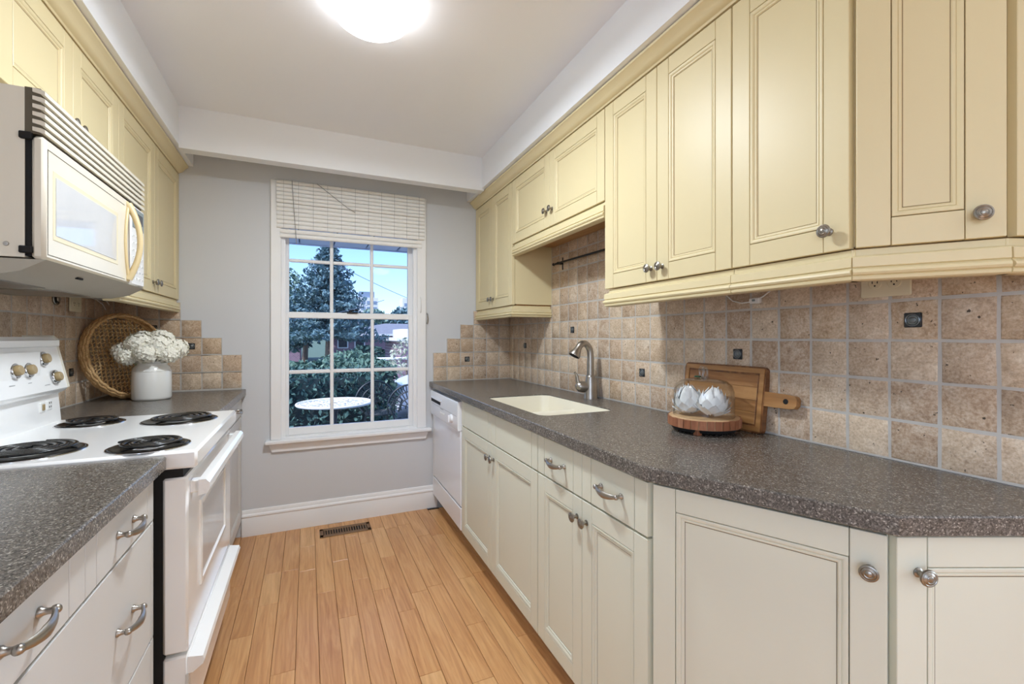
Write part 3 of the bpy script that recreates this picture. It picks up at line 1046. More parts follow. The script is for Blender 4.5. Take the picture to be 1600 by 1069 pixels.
# worktop outline (front edge) and angled end cabinet
P0, P1, P2, P3 = (rx(.763, YB), YB - .002), (.763, .897), (.966, .454), (1.372, .272)
Q = offset_poly([P1, P2, P3], -.026)
def end_base():
    Q1 = (LP(.905)[0], .903); Q2 = Q[1]; Q3 = Q[2]
    t = thing('base_cabinet', 'off-white angled base cabinet with two wide doors at the run end', 'cabinet', (Q1[0], Q1[1], 0), 0, 'off-white base cabinets')
    rel = lambda p: (p[0] - Q1[0], p[1] - Q1[1])
    ins = offset_poly([Q1, Q2, Q3], -.021)
    wallp = lambda y: (rx(XR, y) - .01, y)
    poly = [rel(ins[0]), rel(ins[1]), rel(ins[2]), rel(wallp(ins[2][1])), rel(wallp(Q1[1] - .002)), rel((Q1[0] + .03, Q1[1] - .002))]
    MB().prism(poly, .10, .872).build('carcass', 'offwhite', t, 0)
    tk = offset_poly([Q1, Q2, Q3], -.08)
    MB().sweep([(0, 0), (0, .10), (-.015, .10), (-.015, 0)], [rel(p) for p in tk]).build('toe_kick', 'offwhite', t, 0)
    l1, r1 = frame(Q1, Q2)
    make_door(t, .010, l1 - .006, .102, .866, (l1 - .033, .795), ('offwhite', 'glaze2'), .056, (0, 0), r1)
    l2, r2 = frame(Q2, Q3)
    make_door(t, .008, l2 - .004, .102, .866, (.048, .800), ('offwhite', 'glaze2'), .056, rel(Q2), r2)
end_base()

def rounded_rect(x0, x1, y0, y1, r, n=6):
    out = []
    for cx, cy, a0 in ((x1 - r, y1 - r, 0), (x0 + r, y1 - r, PI / 2), (x0 + r, y0 + r, PI), (x1 - r, y0 + r, 1.5 * PI)):
        for i in range(n + 1):
            a = a0 + PI / 2 * i / n
            out.append((cx + r * math.cos(a), cy + r * math.sin(a)))
    return out

SX0, SX1, SY0, SY1 = .868, 1.232, 1.625, 2.255

def slab(name, outline, label, hole=None, z0=.876, z1=CT, mat='counter', front=None):
    """worktop slab; outline counter-clockwise; eased upper edge"""
    bm = bmesh.new()
    n = len(outline)
    P = [Vector(p) for p in outline]
    ins = []
    for i in range(n):
        d0 = (P[i] - P[i - 1]).normalized(); d1 = (P[(i + 1) % n] - P[i]).normalized()
        n0 = Vector((-d0.y, d0.x)); n1 = Vector((-d1.y, d1.x))
        b = (n0 + n1).normalized()
        ins.append(P[i] + b * (.0035 / b.dot(n0)))
    loops = []
    for pts, z in ((ins, z1), ([p * .45 + q * .55 for p, q in zip(ins, P)], z1 - .0011), (P, z1 - .0038), (P, z0 + .003), (ins, z0)):
        loops.append([bm.verts.new((p.x, p.y, z)) for p in pts])
    for a, b in zip(loops[:-1], loops[1:]):
        for i in range(n):
            j = (i + 1) % n
            bm.faces.new((a[i], a[j], b[j], b[i]))
    edges_t = [bm.edges.get((loops[0][i], loops[0][(i + 1) % n])) for i in range(n)]
    edges_b = [bm.edges.get((loops[-1][i], loops[-1][(i + 1) % n])) for i in range(n)]
    if hole:
        k = len(hole)
        top = [bm.verts.new((x, y, z1)) for x, y in hole]; bot = [bm.verts.new((x, y, z0)) for x, y in hole]
        edges_t += [bm.edges.new((top[i], top[(i + 1) % k])) for i in range(k)]
        edges_b += [bm.edges.new((bot[i], bot[(i + 1) % k])) for i in range(k)]
        for i in range(k):
            j = (i + 1) % k
            bm.faces.new((top[i], top[j], bot[j], bot[i]))
    bmesh.ops.triangle_fill(bm, use_beauty=True, edges=edges_t)
    bmesh.ops.triangle_fill(bm, use_beauty=True, edges=edges_b)
    bmesh.ops.recalc_face_normals(bm, faces=bm.faces)
    me = bpy.data.meshes.new(name)
    bm.to_mesh(me); bm.free()
    me.materials.append(M[mat])
    o = link(name, me)
    return tag(o, label, 'worktop')

wx = lambda y: rx(XR, y) - .0128
slab('worktop', [P0, P1, P2, P3, (wx(.262), .266), (wx(YB), YB - .006)], 'long grey-brown speckled worktop holding the sink on the right',
     rounded_rect(SX0, SX1, SY0, SY1, .045))

def sink():
    t = thing('kitchen_sink', 'cream undermounted double-bowl sink in the right worktop', 'sink', ((SX0 + SX1) / 2, (SY0 + SY1) / 2, .70))
    cx, cy = (SX0 + SX1) / 2, (SY0 + SY1) / 2
    yd = 1.955
    m = MB()
    rings = []
    for ins, z, r in ((.0035, .9062, .044), (.005, .895, .044), (.010, .80, .046), (.016, .755, .05), (.032, .732, .055), (.06, .728, .05)):
        rings.append([(x - cx, y - cy, z - .70) for x, y in rounded_rect(SX0 + ins, SX1 - ins, SY0 + ins, SY1 - ins, r)])
    vs_ = [p for q in rings for p in q]; n = len(rings[0])
    fs = [[i * n + j, i * n + (j + 1) % n, (i + 1) * n + (j + 1) % n, (i + 1) * n + j] for i in range(len(rings) - 1) for j in range(n)]
    fs.append([(len(rings) - 1) * n + j for j in range(n)])
    m.add(vs_, fs)
    m.build('basin', 'sink', t, 50)
    for y in ((SY0 + yd) / 2, (SY1 + yd) / 2):
        d = MB(); d.lathe([(.040, .001), (.036, .003), (.020, .002), (0, .002)], 20, (0, y - cy, .728 - .70)); d.build('drain', 'nickel', t)
    r = MB()
    prof = [(yd - cy - .045, .028), (yd - cy - .022, .06), (yd - cy - .016, .15), (yd - cy - .010, .166), (yd - cy, .171), (yd - cy + .010, .166), (yd - cy + .016, .15), (yd - cy + .022, .06), (yd - cy + .045, .028)]
    r.prism(prof, SX0 - cx + .008, SX1 - cx - .008, 'x')
    r.build('divider', 'sink', t, 50)
    # rim collar that closes the cut-out
    k = MB()
    a = rounded_rect(SX0 - .0005, SX1 + .0005, SY0 - .0005, SY1 + .0005, .045); b = rounded_rect(SX0 + .004, SX1 - .004, SY0 + .004, SY1 - .004, .042)
    vs_ = []
    for pts, z in ((a, .9085), (b, .9065), (b, .874), (a, .874)): vs_ += [(x - cx, y - cy, z - .70) for x, y in pts]
    n = len(a)
    fs = [[i * n + j, i * n + (j + 1) % n, ((i + 1) % 4) * n + (j + 1) % n, ((i + 1) % 4) * n + j] for i in range(4) for j in range(n)]
    k.add(vs_, fs); k.build('rim', 'sink', t, 40)
sink()

def faucet():
    t = thing('kitchen_faucet', 'brushed nickel gooseneck faucet with side lever behind the sink', 'faucet', (1.346, 1.985, CT))
    b = MB()
    b.lathe([(0, 0), (.036, 0), (.0365, .004), (.0345, .010), (.033, .04), (.0295, .085), (.0245, .112), (.0240, .118), (.021, .122), (0, .122)], 28)
    b.build('body', 'nickel', t)
    s = MB()
    pts = [(0, 0, .112), (0, 0, .17), (0, 0, .215)]
    R = .040
    for i in range(1, 11):
        a = PI * .80 * i / 10
        pts.append((-R + R * math.cos(a), .004 * i / 10, .228 + R * 1.6 * math.sin(a) * .95))
    s.tube(pts, [.0195, .0185, .0175] + [.0168] * 10, 16)
    s.build('spout', 'nickel', t, 60)
    e = Vector(pts[-1]); d = (Vector(pts[-1]) - Vector(pts[-2])).normalized()
    h = MB()
    h.tube([e - d * .012, e, e + d * .02, e + d * .040, e + d * .046], [.0165, .0180, .024, .0310, .0300], 20)
    hd = h.build('spray_head', 'nickel', t, 50)
    f = MB(); f.tube([e + d * .0462, e + d * .0475], [.0265, .0255], 20)
    f.build('spray_face', 'flat_black', hd)
    l = MB()
    l.tube([(.004, .002, .058), (-.030, .012, .062), (-.052, .018, .064), (-.066, .022, .063), (-.075, .025, .060)], [.030, .029, .029, .025, .010], 18)
    lv = l.build('valve_barrel', 'nickel', t, 60)
    k = MB()
    k.tube([(-.056, .02, .070), (-.066, .022, .092), (-.068, .023, .112), (-.073, .024, .128), (-.082, .026, .138)], [.017, .013, .0105, .009, .007], 12, flat=.7)
    k.build('lever', 'nickel', lv, 60)
faucet()

def towel_rail():
    t = thing('utensil_rail', 'dark metal rail fixed to the tiles below the short cabinet', 'rail', (rx(XR, 2.4) - .012, 2.43, 1.685))
    r = MB()
    r.tube([(-.036, .012, 0), (-.036, -.2, 0), (-.037, -.95, -.004)], .006, 10)
    r.lathe([(0, -.006), (.008, -.004), (.0095, 0), (.008, .004), (0, .006)], 12, (-.036, .018, 0), 'y')
    r.build('rod', 'dark_metal', t, 50)
    for y in (-.035, -.90):
        b = MB()
        b.cbox(-.003, .0005, y - .008, y + .008, -.038, .038, .001)
        b.tube([(-.002, y, 0), (-.022, y, -.002), (-.036, y, -.001)], .005, 8)
        b.tube([(-.036, y - .006, 0), (-.036, y + .006, 0)], .0085, 10)
        b.build('bracket', 'dark_metal', t, 50)
towel_rail()

# ------------------------------------------------------------------ objects on the right worktop
def cutting_board():
    zc = CT + .001
    tilt = .13
    t = thing('cutting_board', 'acacia cutting board with handle leaning on the right splashback', 'cutting board', (rx(XR, 1.2) - .052, 1.375, zc), 0)
    t.rotation_euler = (0, tilt, RROT)
    # local: x towards the camera, y towards the wall, z up
    t.rotation_mode = 'XYZ'
    t.rotation_euler = (-tilt, 0, RROT)
    L, H, T = .357, .222, .020
    m = MB()
    out = rounded_rect(0, L, 0, H, .014, 5)
    n = len(out)
    m.prism([(x, z) for x, z in out], 0, T, 'y')
    b = m.build('body', 'acacia_dark', t, 35)
    gr = MB()
    gr.ringpanel(.012, L - .012, .012, H - .012, [(0, -.0002), (.0005, -.0012), (.006, -.0012), (.0075, .001)], 0)
    rim = MB()
    def ring(o1, o2, y0, y1):
        a = [(o1, o1), (L - o1, o1), (L - o1, H - o1), (o1, H - o1)]; c = [(o2, o2), (L - o2, o2), (L - o2, H - o2), (o2, H - o2)]
        vs_ = [(x, y0, z) for x, z in a] + [(x, y0, z) for x, z in c] + [(x, y1, z) for x, z in a] + [(x, y1, z) for x, z in c]
        fs = []
        for i in range(4):
            j = (i + 1) % 4
            fs += [[i, j, 4 + j, 4 + i], [8 + i, 8 + j, 12 + j, 12 + i], [i, j, 8 + j, 8 + i], [4 + i, 4 + j, 12 + j, 12 + i]]
        rim.add(vs_, fs)
    ring(.006, .022, -.0022, .001)
    rim.build('raised_rim', 'acacia', b, 0)
    zs = [.028, .068, .108, .152, H - .028]
    for a, c in zip(zs[:-1], zs[1:]):
        MB().cbox(.028, L - .028, -.0022, .001, a + .0004, c - .0004, .0006).build('stave', 'acacia', t, 0)
    h = MB()
    hz = .118
    poly = [(L - .002, hz - .024), (L + .085, hz - .022), (L + .102, hz - .019), (L + .109, hz - .010), (L + .109, hz + .010), (L + .102, hz + .019), (L + .085, hz + .022), (L - .002, hz + .024)]
    h.prism(poly, .0, T, 'y')
    hd = h.build('handle', 'acacia', t, 35)
    k = MB(); k.lathe([(0, .0), (.0085, .0), (.0085, .004)], 18, (L + .074, -.0006, hz), 'y')
    k.build('hang_hole', 'flat_black', hd)
cutting_board()

def cake_dome():
    c = (1.243, 1.150, CT)
    t = thing('serving_board', 'round wood slice stand with bark edge under the glass dome', 'serving board', c)
    R = .118
    MB().lathe([(0, .052), (R - .007, .052), (R - .004, .050), (R - .004, .020), (0, .020)], 40).build('wood_slice', 'slice', t, 40)
    n = 30
    for i in range(n):
        a0 = 2 * PI * i / n + .012; a1 = 2 * PI * (i + 1) / n - .012
        j = RNG.uniform(-.0015, .0015)
        m = MB(); ro = R + j
        vs_ = []
        for z in (.021, .050):
            for a, r in ((a0, R - .008), (a1, R - .008), (a1, ro), (a0, ro)):
                vs_.append((r * math.cos(a), r * math.sin(a), z + (0 if z < .03 else RNG.uniform(-.001, .0015))))
        m.add(vs_, [(0, 1, 2, 3), (4, 7, 6, 5), (0, 4, 5, 1), (1, 5, 6, 2), (2, 6, 7, 3), (3, 7, 4, 0)])
        m.build('edge_strip', 'bark', t, 0)
    MB().lathe([(0, .020), (R - .012, .020), (R - .016, .008), (R - .026, .006), (0, .006)], 40).build('dark_base', 'flat_black', t, 40)
    for a in (PI * .5, PI * 1.18, PI * 1.83):
        x, y = (R - .022) * math.cos(a), (R - .022) * math.sin(a)
        MB().cbox(x - .010, x + .010, y - .010, y + .010, 0, .021, .002).build('foot', 'bark', t)
    z0 = CT + .0522
    g = thing('glass_dome', 'clear glass dome covering the two white artichokes', 'cloche', (c[0], c[1], z0))
    prof = [(.0985, 0), (.0995, .003), (.098, .02), (.0985, .06), (.097, .085), (.090, .105), (.075, .119), (.05, .1255), (.02, .127), (0, .1272)]
    inner = [(r - .0022 if r > .003 else 0, h - (.0022 if r < .09 else 0)) for r, h in prof][::-1]
    MB().lathe(prof + inner + [(.0985, 0)], 48).build('bell', 'cloche', g, 60)
    hm = MB()
    hm.lathe([(0, .127), (.022, .127), (.020, .1305), (0, .1305)], 20)
    hm.build('handle_foot', 'cloche', g, 50)
    for s in (-1, 1):
        k = MB()
        k.tube([(s * .010, s * .016 + .010 * math.cos(a), .1470 + .0185 * math.sin(a)) for a in [2 * PI * i / 20 for i in range(20)]], .0042, 8, 0, True)
        k.build('handle_loop', 'handle_glass', g, 60)
    MB().lathe([(.012, .1308), (.011, .1350), (.006, .1365), (0, .1365)], 16, (-.012, .014, 0)).build('handle_band', 'green_glass', g, 50)
    # ceramic artichokes
    def artichoke(label, loc, R0_, H0, seed, rot):
        r = random.Random(seed)
        a = thing('ceramic_artichoke', label, 'ornament', loc, rot[2])
        a.rotation_euler = rot
        rad = lambda u: R0_ * (math.sin(PI * min(1, max(0, u)) ** .80)) ** .72 * (1 - .18 * u)
        core = MB()
        core.lathe([(0, .0)] + [(rad(u) * .86, H0 * u) for u in (.05, .15, .3, .5, .7, .85, .95)] + [(0, H0 * .98)], 20)
        core.build('heart', 'artichoke', a, 60)
        rings = [(.0, .28, 6, .16), (.06, .42, 6, .18), (.18, .57, 6, .20), (.31, .72, 6, .24), (.44, .86, 6, .22), (.56, .97, 5, .18), (.66, 1.05, 4, .10)]
        for k, (u0, u1, cnt, fl) in enumerate(rings):
            for q in range(cnt):
                th = 2 * PI * (q + .5 * (k % 2)) / cnt + r.uniform(-.06, .06)
                wid = 2 * PI / cnt * .92
                m = MB(); vs_ = []; ns, ntt = 6, 6
                for si in range(ns + 1):
                    s = si / ns
                    u = u0 + (u1 - u0) * s
                    shape = max(.03, (1 - s ** 1.9)) ** .75 * (.75 + .5 * min(s, .5))
                    for ti in range(ntt + 1):
                        tt = -1 + 2 * ti / ntt
                        az = th + tt * wid * .5 * max(.05, shape) * 1.0
                        rr = max(.004, rad(min(u, .97))) * 1.02 + .0012 * (8 - k) + fl * R0_ * s ** 2.6 * 1.25 - .0022 * tt * tt * (1 - s)
                        vs_.append((rr * math.cos(az), rr * math.sin(az), H0 * min(u, 1.04) - .004 * tt * tt))
                fs = [[i * (ntt + 1) + j, i * (ntt + 1) + j + 1, (i + 1) * (ntt + 1) + j + 1, (i + 1) * (ntt + 1) + j] for i in range(ns) for j in range(ntt)]
                m.add(vs_, fs)
                m.build('scale', 'artichoke', a, 60)
    artichoke('white ceramic artichoke at the left under the glass dome', (c[0] - .022, c[1] + .040, z0 + .010), .043, .096, 5, (.0, -.25, .4))
    artichoke('white ceramic artichoke at the right under the glass dome', (c[0] - .012, c[1] - .042, z0 + .010), .043, .094, 9, (.15, -.05, 1.4))
cake_dome()

# ------------------------------------------------------------------ outlets and cords
def outlet(label, loc, rotz, w_, h, sockets, plate='ivory_plastic'):
    t = thing('wall_outlet', label, 'outlet', loc, rotz)
    MB().cbox(-w_ / 2, w_ / 2, -.006, 0, -h / 2, h / 2, .003).build('plate', plate, t)
    for x, z in sockets:
        s = MB(); s.lathe([(0, .0015), (.0150, .0015), (.0165, 0)], 24, (x, -.006, z), '-y')
        so = s.build('socket', plate, t, 40)
        p = MB()
        for dx in (-.006, .006): p.box(x + dx - .001, x + dx + .001, -.0079, -.0070, z - .001, z + .007)
        p.lathe([(0, .0002), (.0022, .0002), (.0022, 0)], 10, (x, -.0076, z - .007), '-y')
        p.build('slots', 'flat_black', so, 0)
outlet('ivory double outlet tucked under the angled end wall cabinet', (rx(XR, .68) - .0165, .682, 1.379), RROT, .116, .074, [(-.022, 0), (.022, 0)])
outlet('ivory double outlet on the tiles below the microwave', (XL + .0165, 2.80, 1.392), PI / 2, .118, .074, [(-.022, 0), (.022, 0)])

def cord():
    t = thing('light_cord', 'thin white cord with inline switch under the right wall cabinets', 'cord', (rx(XR, 1.0) - .03, 1.10, 1.36))
    m = MB()
    m.tube([(.01, .13, .075), (.008, .09, .035), (.004, .05, .004), (0, .01, -.006), (0, -.03, -.004), (0, -.07, .01), (.004, -.12, .045), (.006, -.15, .075)], .0024, 8)
    m.build('cable', 'white_plastic', t, 60)
    s = MB(); s.cbox(-.009, .009, -.062, -.022, -.011, .009, .004); s.build('inline_switch', 'white_plastic', t)
    MB().cbox(-.0105, -.008, -.048, -.036, -.004, .003, .001).build('rocker', 'display', t)
cord()

def junction():
    t = thing('junction_box', 'open metal junction box in the tiles below the microwave', 'outlet box', (XL + .0148, 2.63, 1.405), PI / 2)
    m = MB()
    ring = [(.030 * math.cos(2 * PI * i / 24), -.003, .028 * math.sin(2 * PI * i / 24)) for i in range(24)]
    m.tube(ring, .003, 6, 0, True); m.build('rim', 'nickel', t, 60)
    MB().lathe([(0, .002), (.028, .002), (.028, 0)], 24, (0, 0, 0), '-y').build('opening', 'flat_black', t, 40)
    k = MB()
    k.cbox(-.010, .010, -.012, -.002, -.014, .014, .003); k.tube([(0, -.008, .01), (.012, -.016, .018), (.02, -.012, .026)], .003, 6)
    k.build('connector', 'nickel', t, 40)
    c = thing('loose_wires', 'loose pale wires hanging below the microwave', 'wires', (XL + .02, 2.90, 1.44))
    for d in (0, .03):
        w_ = MB(); w_.tube([(0, d * .5, .0), (.02, .06 + d, -.012), (.03, .12 + d, -.035 + d), (.03, .16 + d * 1.4, -.062 + d)], .0022, 6)
        w_.build('wire', 'white_plastic', c, 60)
junction()

# ------------------------------------------------------------------ left base run
LF = -.372
def left_near():
    y0, y1 = .28, 1.488
    t = thing('base_cabinet', 'white base cabinet of wide drawers left of the stove', 'cabinet', (LF, y0, 0), PI / 2)
    w_ = y1 - y0
    base_shell(t, w_, LF - XL - .01, 'white_cab')
    ms = ('white_cab', 'glaze2')
    a, b = .385, .800
    top = .868
    e = w_ - .004
    make_drawer(t, a - .38, a + .0, .752, top, True, ms, .05)
    make_drawer(t, a, b, .752, top, True, ms, .058, zp=.064)
    make_drawer(t, b, e, .752, top, True, ms, .046, zp=.056)
    make_drawer(t, a, e, .445, .748, True, ms, .020, [.20, .612], .155)
    make_drawer(t, a, e, .104, .441, True, ms, .020, [.20, .612], .17)
    make_drawer(t, a - .38, a, .104, .748, False, ms, .05, name='panel')
    MB().cbox(w_ + .0005, w_ + .0085, .004, .03, .10, .872, .001).build('filler_strip', 'white_cab', t)
left_near()
slab('worktop', [(LF + .024, .26), (LF + .024, 1.498), (XL + .006, 1.498), (XL + .006, .26)], 'grey-brown speckled worktop left of the stove nearest the camera')

def left_far():
    y0, y1 = 2.288, YB - .004
    t = thing('base_cabinet', 'white base cabinet between the stove and the window wall', 'cabinet', (LF, y0, 0), PI / 2)
    w_ = y1 - y0
    base_shell(t, w_, LF - XL - .01, 'white_cab')
    ms = ('white_cab', 'glaze2')
    h = w_ / 2
    for i in (0, 1):
        make_drawer(t, i * h, (i + 1) * h, .752, .868, True, ms, .05)
        make_door(t, i * h, (i + 1) * h, .102, .748, (h - .03 if i == 0 else h + .03, .69), ms, .054)
left_far()
slab('worktop', [(LF + .024, 2.276), (LF + .024, YB - .008), (XL + .008, YB - .008), (XL + .008, 2.276)], 'short grey-brown speckled worktop in the left corner under the wicker tray')

# ------------------------------------------------------------------ stove
def stove():
    Y0, Y1, XF = 1.510, 2.268, -.302
    w_ = Y1 - Y0
    t = thing('electric_stove', 'white freestanding electric stove with four black coil burners', 'stove', (XF, Y0, 0), PI / 2)
    b = MB()
    b.box(.004, w_ - .004, .088, .655, .125, .885)
    b.build('body', 'enamel_side', t, 0)
    MB().box(.012, w_ - .012, .058, .088, .125, .872).build('door_gap_shade', 'flat_black', t, 0)  # black block stands in for the shaded recess behind the oven door
    MB().box(.02, w_ - .02, .07, .60, .0, .125).build('base', 'flat_black', t, 0)
    MB().cbox(0, w_, -.022, .575, .872, .922, .007).build('cooktop', 'enamel', t, 40)
    MB().box(.008, w_ - .008, .012, .058, .848, .872).build('vent_gap', 'flat_black', t, 0)
    # oven door
    d = MB()
    z0, z1 = .362, .848
    d.cbox(.004, w_ - .004, .0, .058, z0, z1, .006)
    d.build('oven_door', 'enamel', t, 40)
    dr = t.children[-1]
    fr = MB()
    fr.ringpanel(.150, w_ - .150, .475, .735, [(0, .001), (0, -.004), (.004, -.006), (.016, -.006), (.022, -.0005), (.026, .0005)], 0)
    wf = fr.build('window_frame', 'enamel', dr, 30)
    MB().box(.174, w_ - .174, -.0012, .0008, .499, .711).build('oven_glass', 'oven_glass', dr, 0)
    h = MB()
    h.prism([(-.022, .790), (-.044, .795), (-.050, .806), (-.049, .824), (-.040, .834), (-.022, .834)], .012, w_ - .012, 'x')
    hd = h.build('door_handle', 'enamel', dr, 30)
    for x in (.03, w_ - .06):
        MB().cbox(x, x + .03, -.026, .002, .794, .830, .003).build('handle_mount', 'enamel', hd)
    # storage drawer
    MB().cbox(.006, w_ - .006, .0, .058, .128, .352, .005).build('storage_drawer', 'enamel', t, 40)
    sd_ = t.children[-1]
    MB().prism([(.002, .300), (-.010, .300), (-.034, .318), (-.038, .328), (-.034, .340), (.002, .346)], .008, w_ - .008, 'x').build('drawer_grip', 'enamel', sd_, 30)
    MB().cbox(.004, .030, -.001, .006, .128, .300, .001).build('corner_bracket', 'enamel_side', sd_)
    # backguard
    prof = [(.548, .922), (.556, 1.024), (.535, 1.036), (.529, 1.046), (.560, 1.196), (.562, 1.225), (.570, 1.236), (.655, 1.236), (.655, .922)]
    g = MB(); g.prism(prof, .004, w_ - .004, 'x')
    bgd = g.build('backguard', 'enamel', t, 30)
    for x in (.0, w_ - .0045):
        c = MB(); c.prism([(.540, 1.040), (.524, 1.048), (.556, 1.200), (.558, 1.230), (.570, 1.242), (.658, 1.242), (.658, .924), (.566, .924), (.566, 1.030)], x, x + .0045, 'x')
        c.build('end_cap', 'almond', bgd, 20)
    MB().cbox(.004, w_ - .004, .552, .562, 1.200, 1.226, .003).build('top_trim', 'enamel', bgd)
    slope = math.atan2(.560 - .529, 1.196 - 1.046)
    def on_face(z): return .529 + (z - 1.046) * (.031 / .150)
    km = MB()
    km.lathe([(0, 0), (.0215, 0), (.0215, .006), (.0172, .008), (.0160, .020), (.0140, .022), (0, .022)], 22, axis='-y')
    kmesh = km.mesh('control_knob', 'knob_almond', 40)
    rm = MB(); rm.lathe([(.0205, 0), (.0255, 0), (.0255, .0075), (.0235, .0100), (.0180, .0100), (.0180, .006)], 22, axis='-y')
    rmesh = rm.mesh('knob_ring', 'chrome', 40)
    for x, z in ((.625, 1.158), (.674, 1.090), (.515, 1.125), (.440, 1.127), (.088, 1.158), (.138, 1.090)):
        k = link('control_knob', kmesh, bgd, (x, on_face(z) - .0005, z), (-slope, 0, 0))
        link('knob_ring', rmesh, k)
    MB().box(.225, .588, .5405, .5415, 1.066, 1.185).build('panel_outline', 'enamel', bgd, 0, (0, -.0, 0))
    bgd.children[-1].rotation_euler = (0, 0, 0)
    mk = MB()
    for x, z, l in ((.405, 1.175, .035), (.40, 1.082, .03), (.505, 1.082, .02), (.60, 1.066, .035)):
        y = on_face(z) - .0008
        mk.box(x, x + l, y, y + .0006, z, z + .0015)
    for q in range(24):
        pass
    mk.build('printed_marks', 'mark', bgd, 0)
    pl = MB(); pl.lathe([(0, .004), (.005, .003), (.006, 0)], 12, (.375, on_face(1.155), 1.155), '-y'); pl.build('indicator_light', 'flat_black', bgd)
    s = MB(); s.cbox(.612, .644, .548, .5565, .970, 1.004, .002); sw = s.build('switch_plate', 'white_plastic', bgd)
    MB().cbox(.620, .636, .5455, .549, .976, .998, .002).build('rocker', 'knob_almond', sw)
    s = MB(); s.cbox(.660, .692, .5485, .5565, .972, 1.006, .002); so = s.build('socket_plate', 'white_plastic', bgd)
    q = MB()
    for dx, dz in ((.668, .994), (.680, .994), (.668, .980), (.680, .980)): q.box(dx, dx + .003, .5478, .549, dz, dz + .007)
    q.build('slots', 'flat_black', so, 0)
    # burners: (local x = along the run, local y = depth)
    for x, y, r in ((.610, .412, .094), (.560, .135, .116), (.098, .110, .094), (.140, .385, .116)):
        d = MB()
        d.lathe([(0, .9225), (r * .3, .9215), (r * .82, .9235), (r * .9, .9275), (r * .97, .9275), (r, .9232), (r, .922)], 40, (x, y, 0))
        dp = d.build('drip_pan', 'drip', t, 40)
        c = MB(); pts = []
        turns = 4.0 if r > .1 else 3.2
        n = int(turns * 26)
        for i in range(n + 1):
            a = 2 * PI * turns * i / n
            rr = r * (.16 + .68 * i / n)
            pts.append((x + rr * math.cos(a), y + rr * math.sin(a), .9355))
        c.tube(pts, .0064, 8, flat=.6)
        for k in range(3):
            a = 2 * PI * k / 3 + .5
            c.tube([(x + .01 * math.cos(a), y + .01 * math.sin(a), .9285), (x + r * .88 * math.cos(a), y + r * .88 * math.sin(a), .9285)], .0025, 5)
        c.build('coil', 'black', dp, 60)
        cr_ = MB(); cr_.tube([(x + (r + .002) * math.cos(2 * PI * i / 40), y + (r + .002) * math.sin(2 * PI * i / 40), .9232) for i in range(40)], .0022, 6, 0, True)
        cr_.build('trim_ring', 'chrome', dp, 60)
stove()

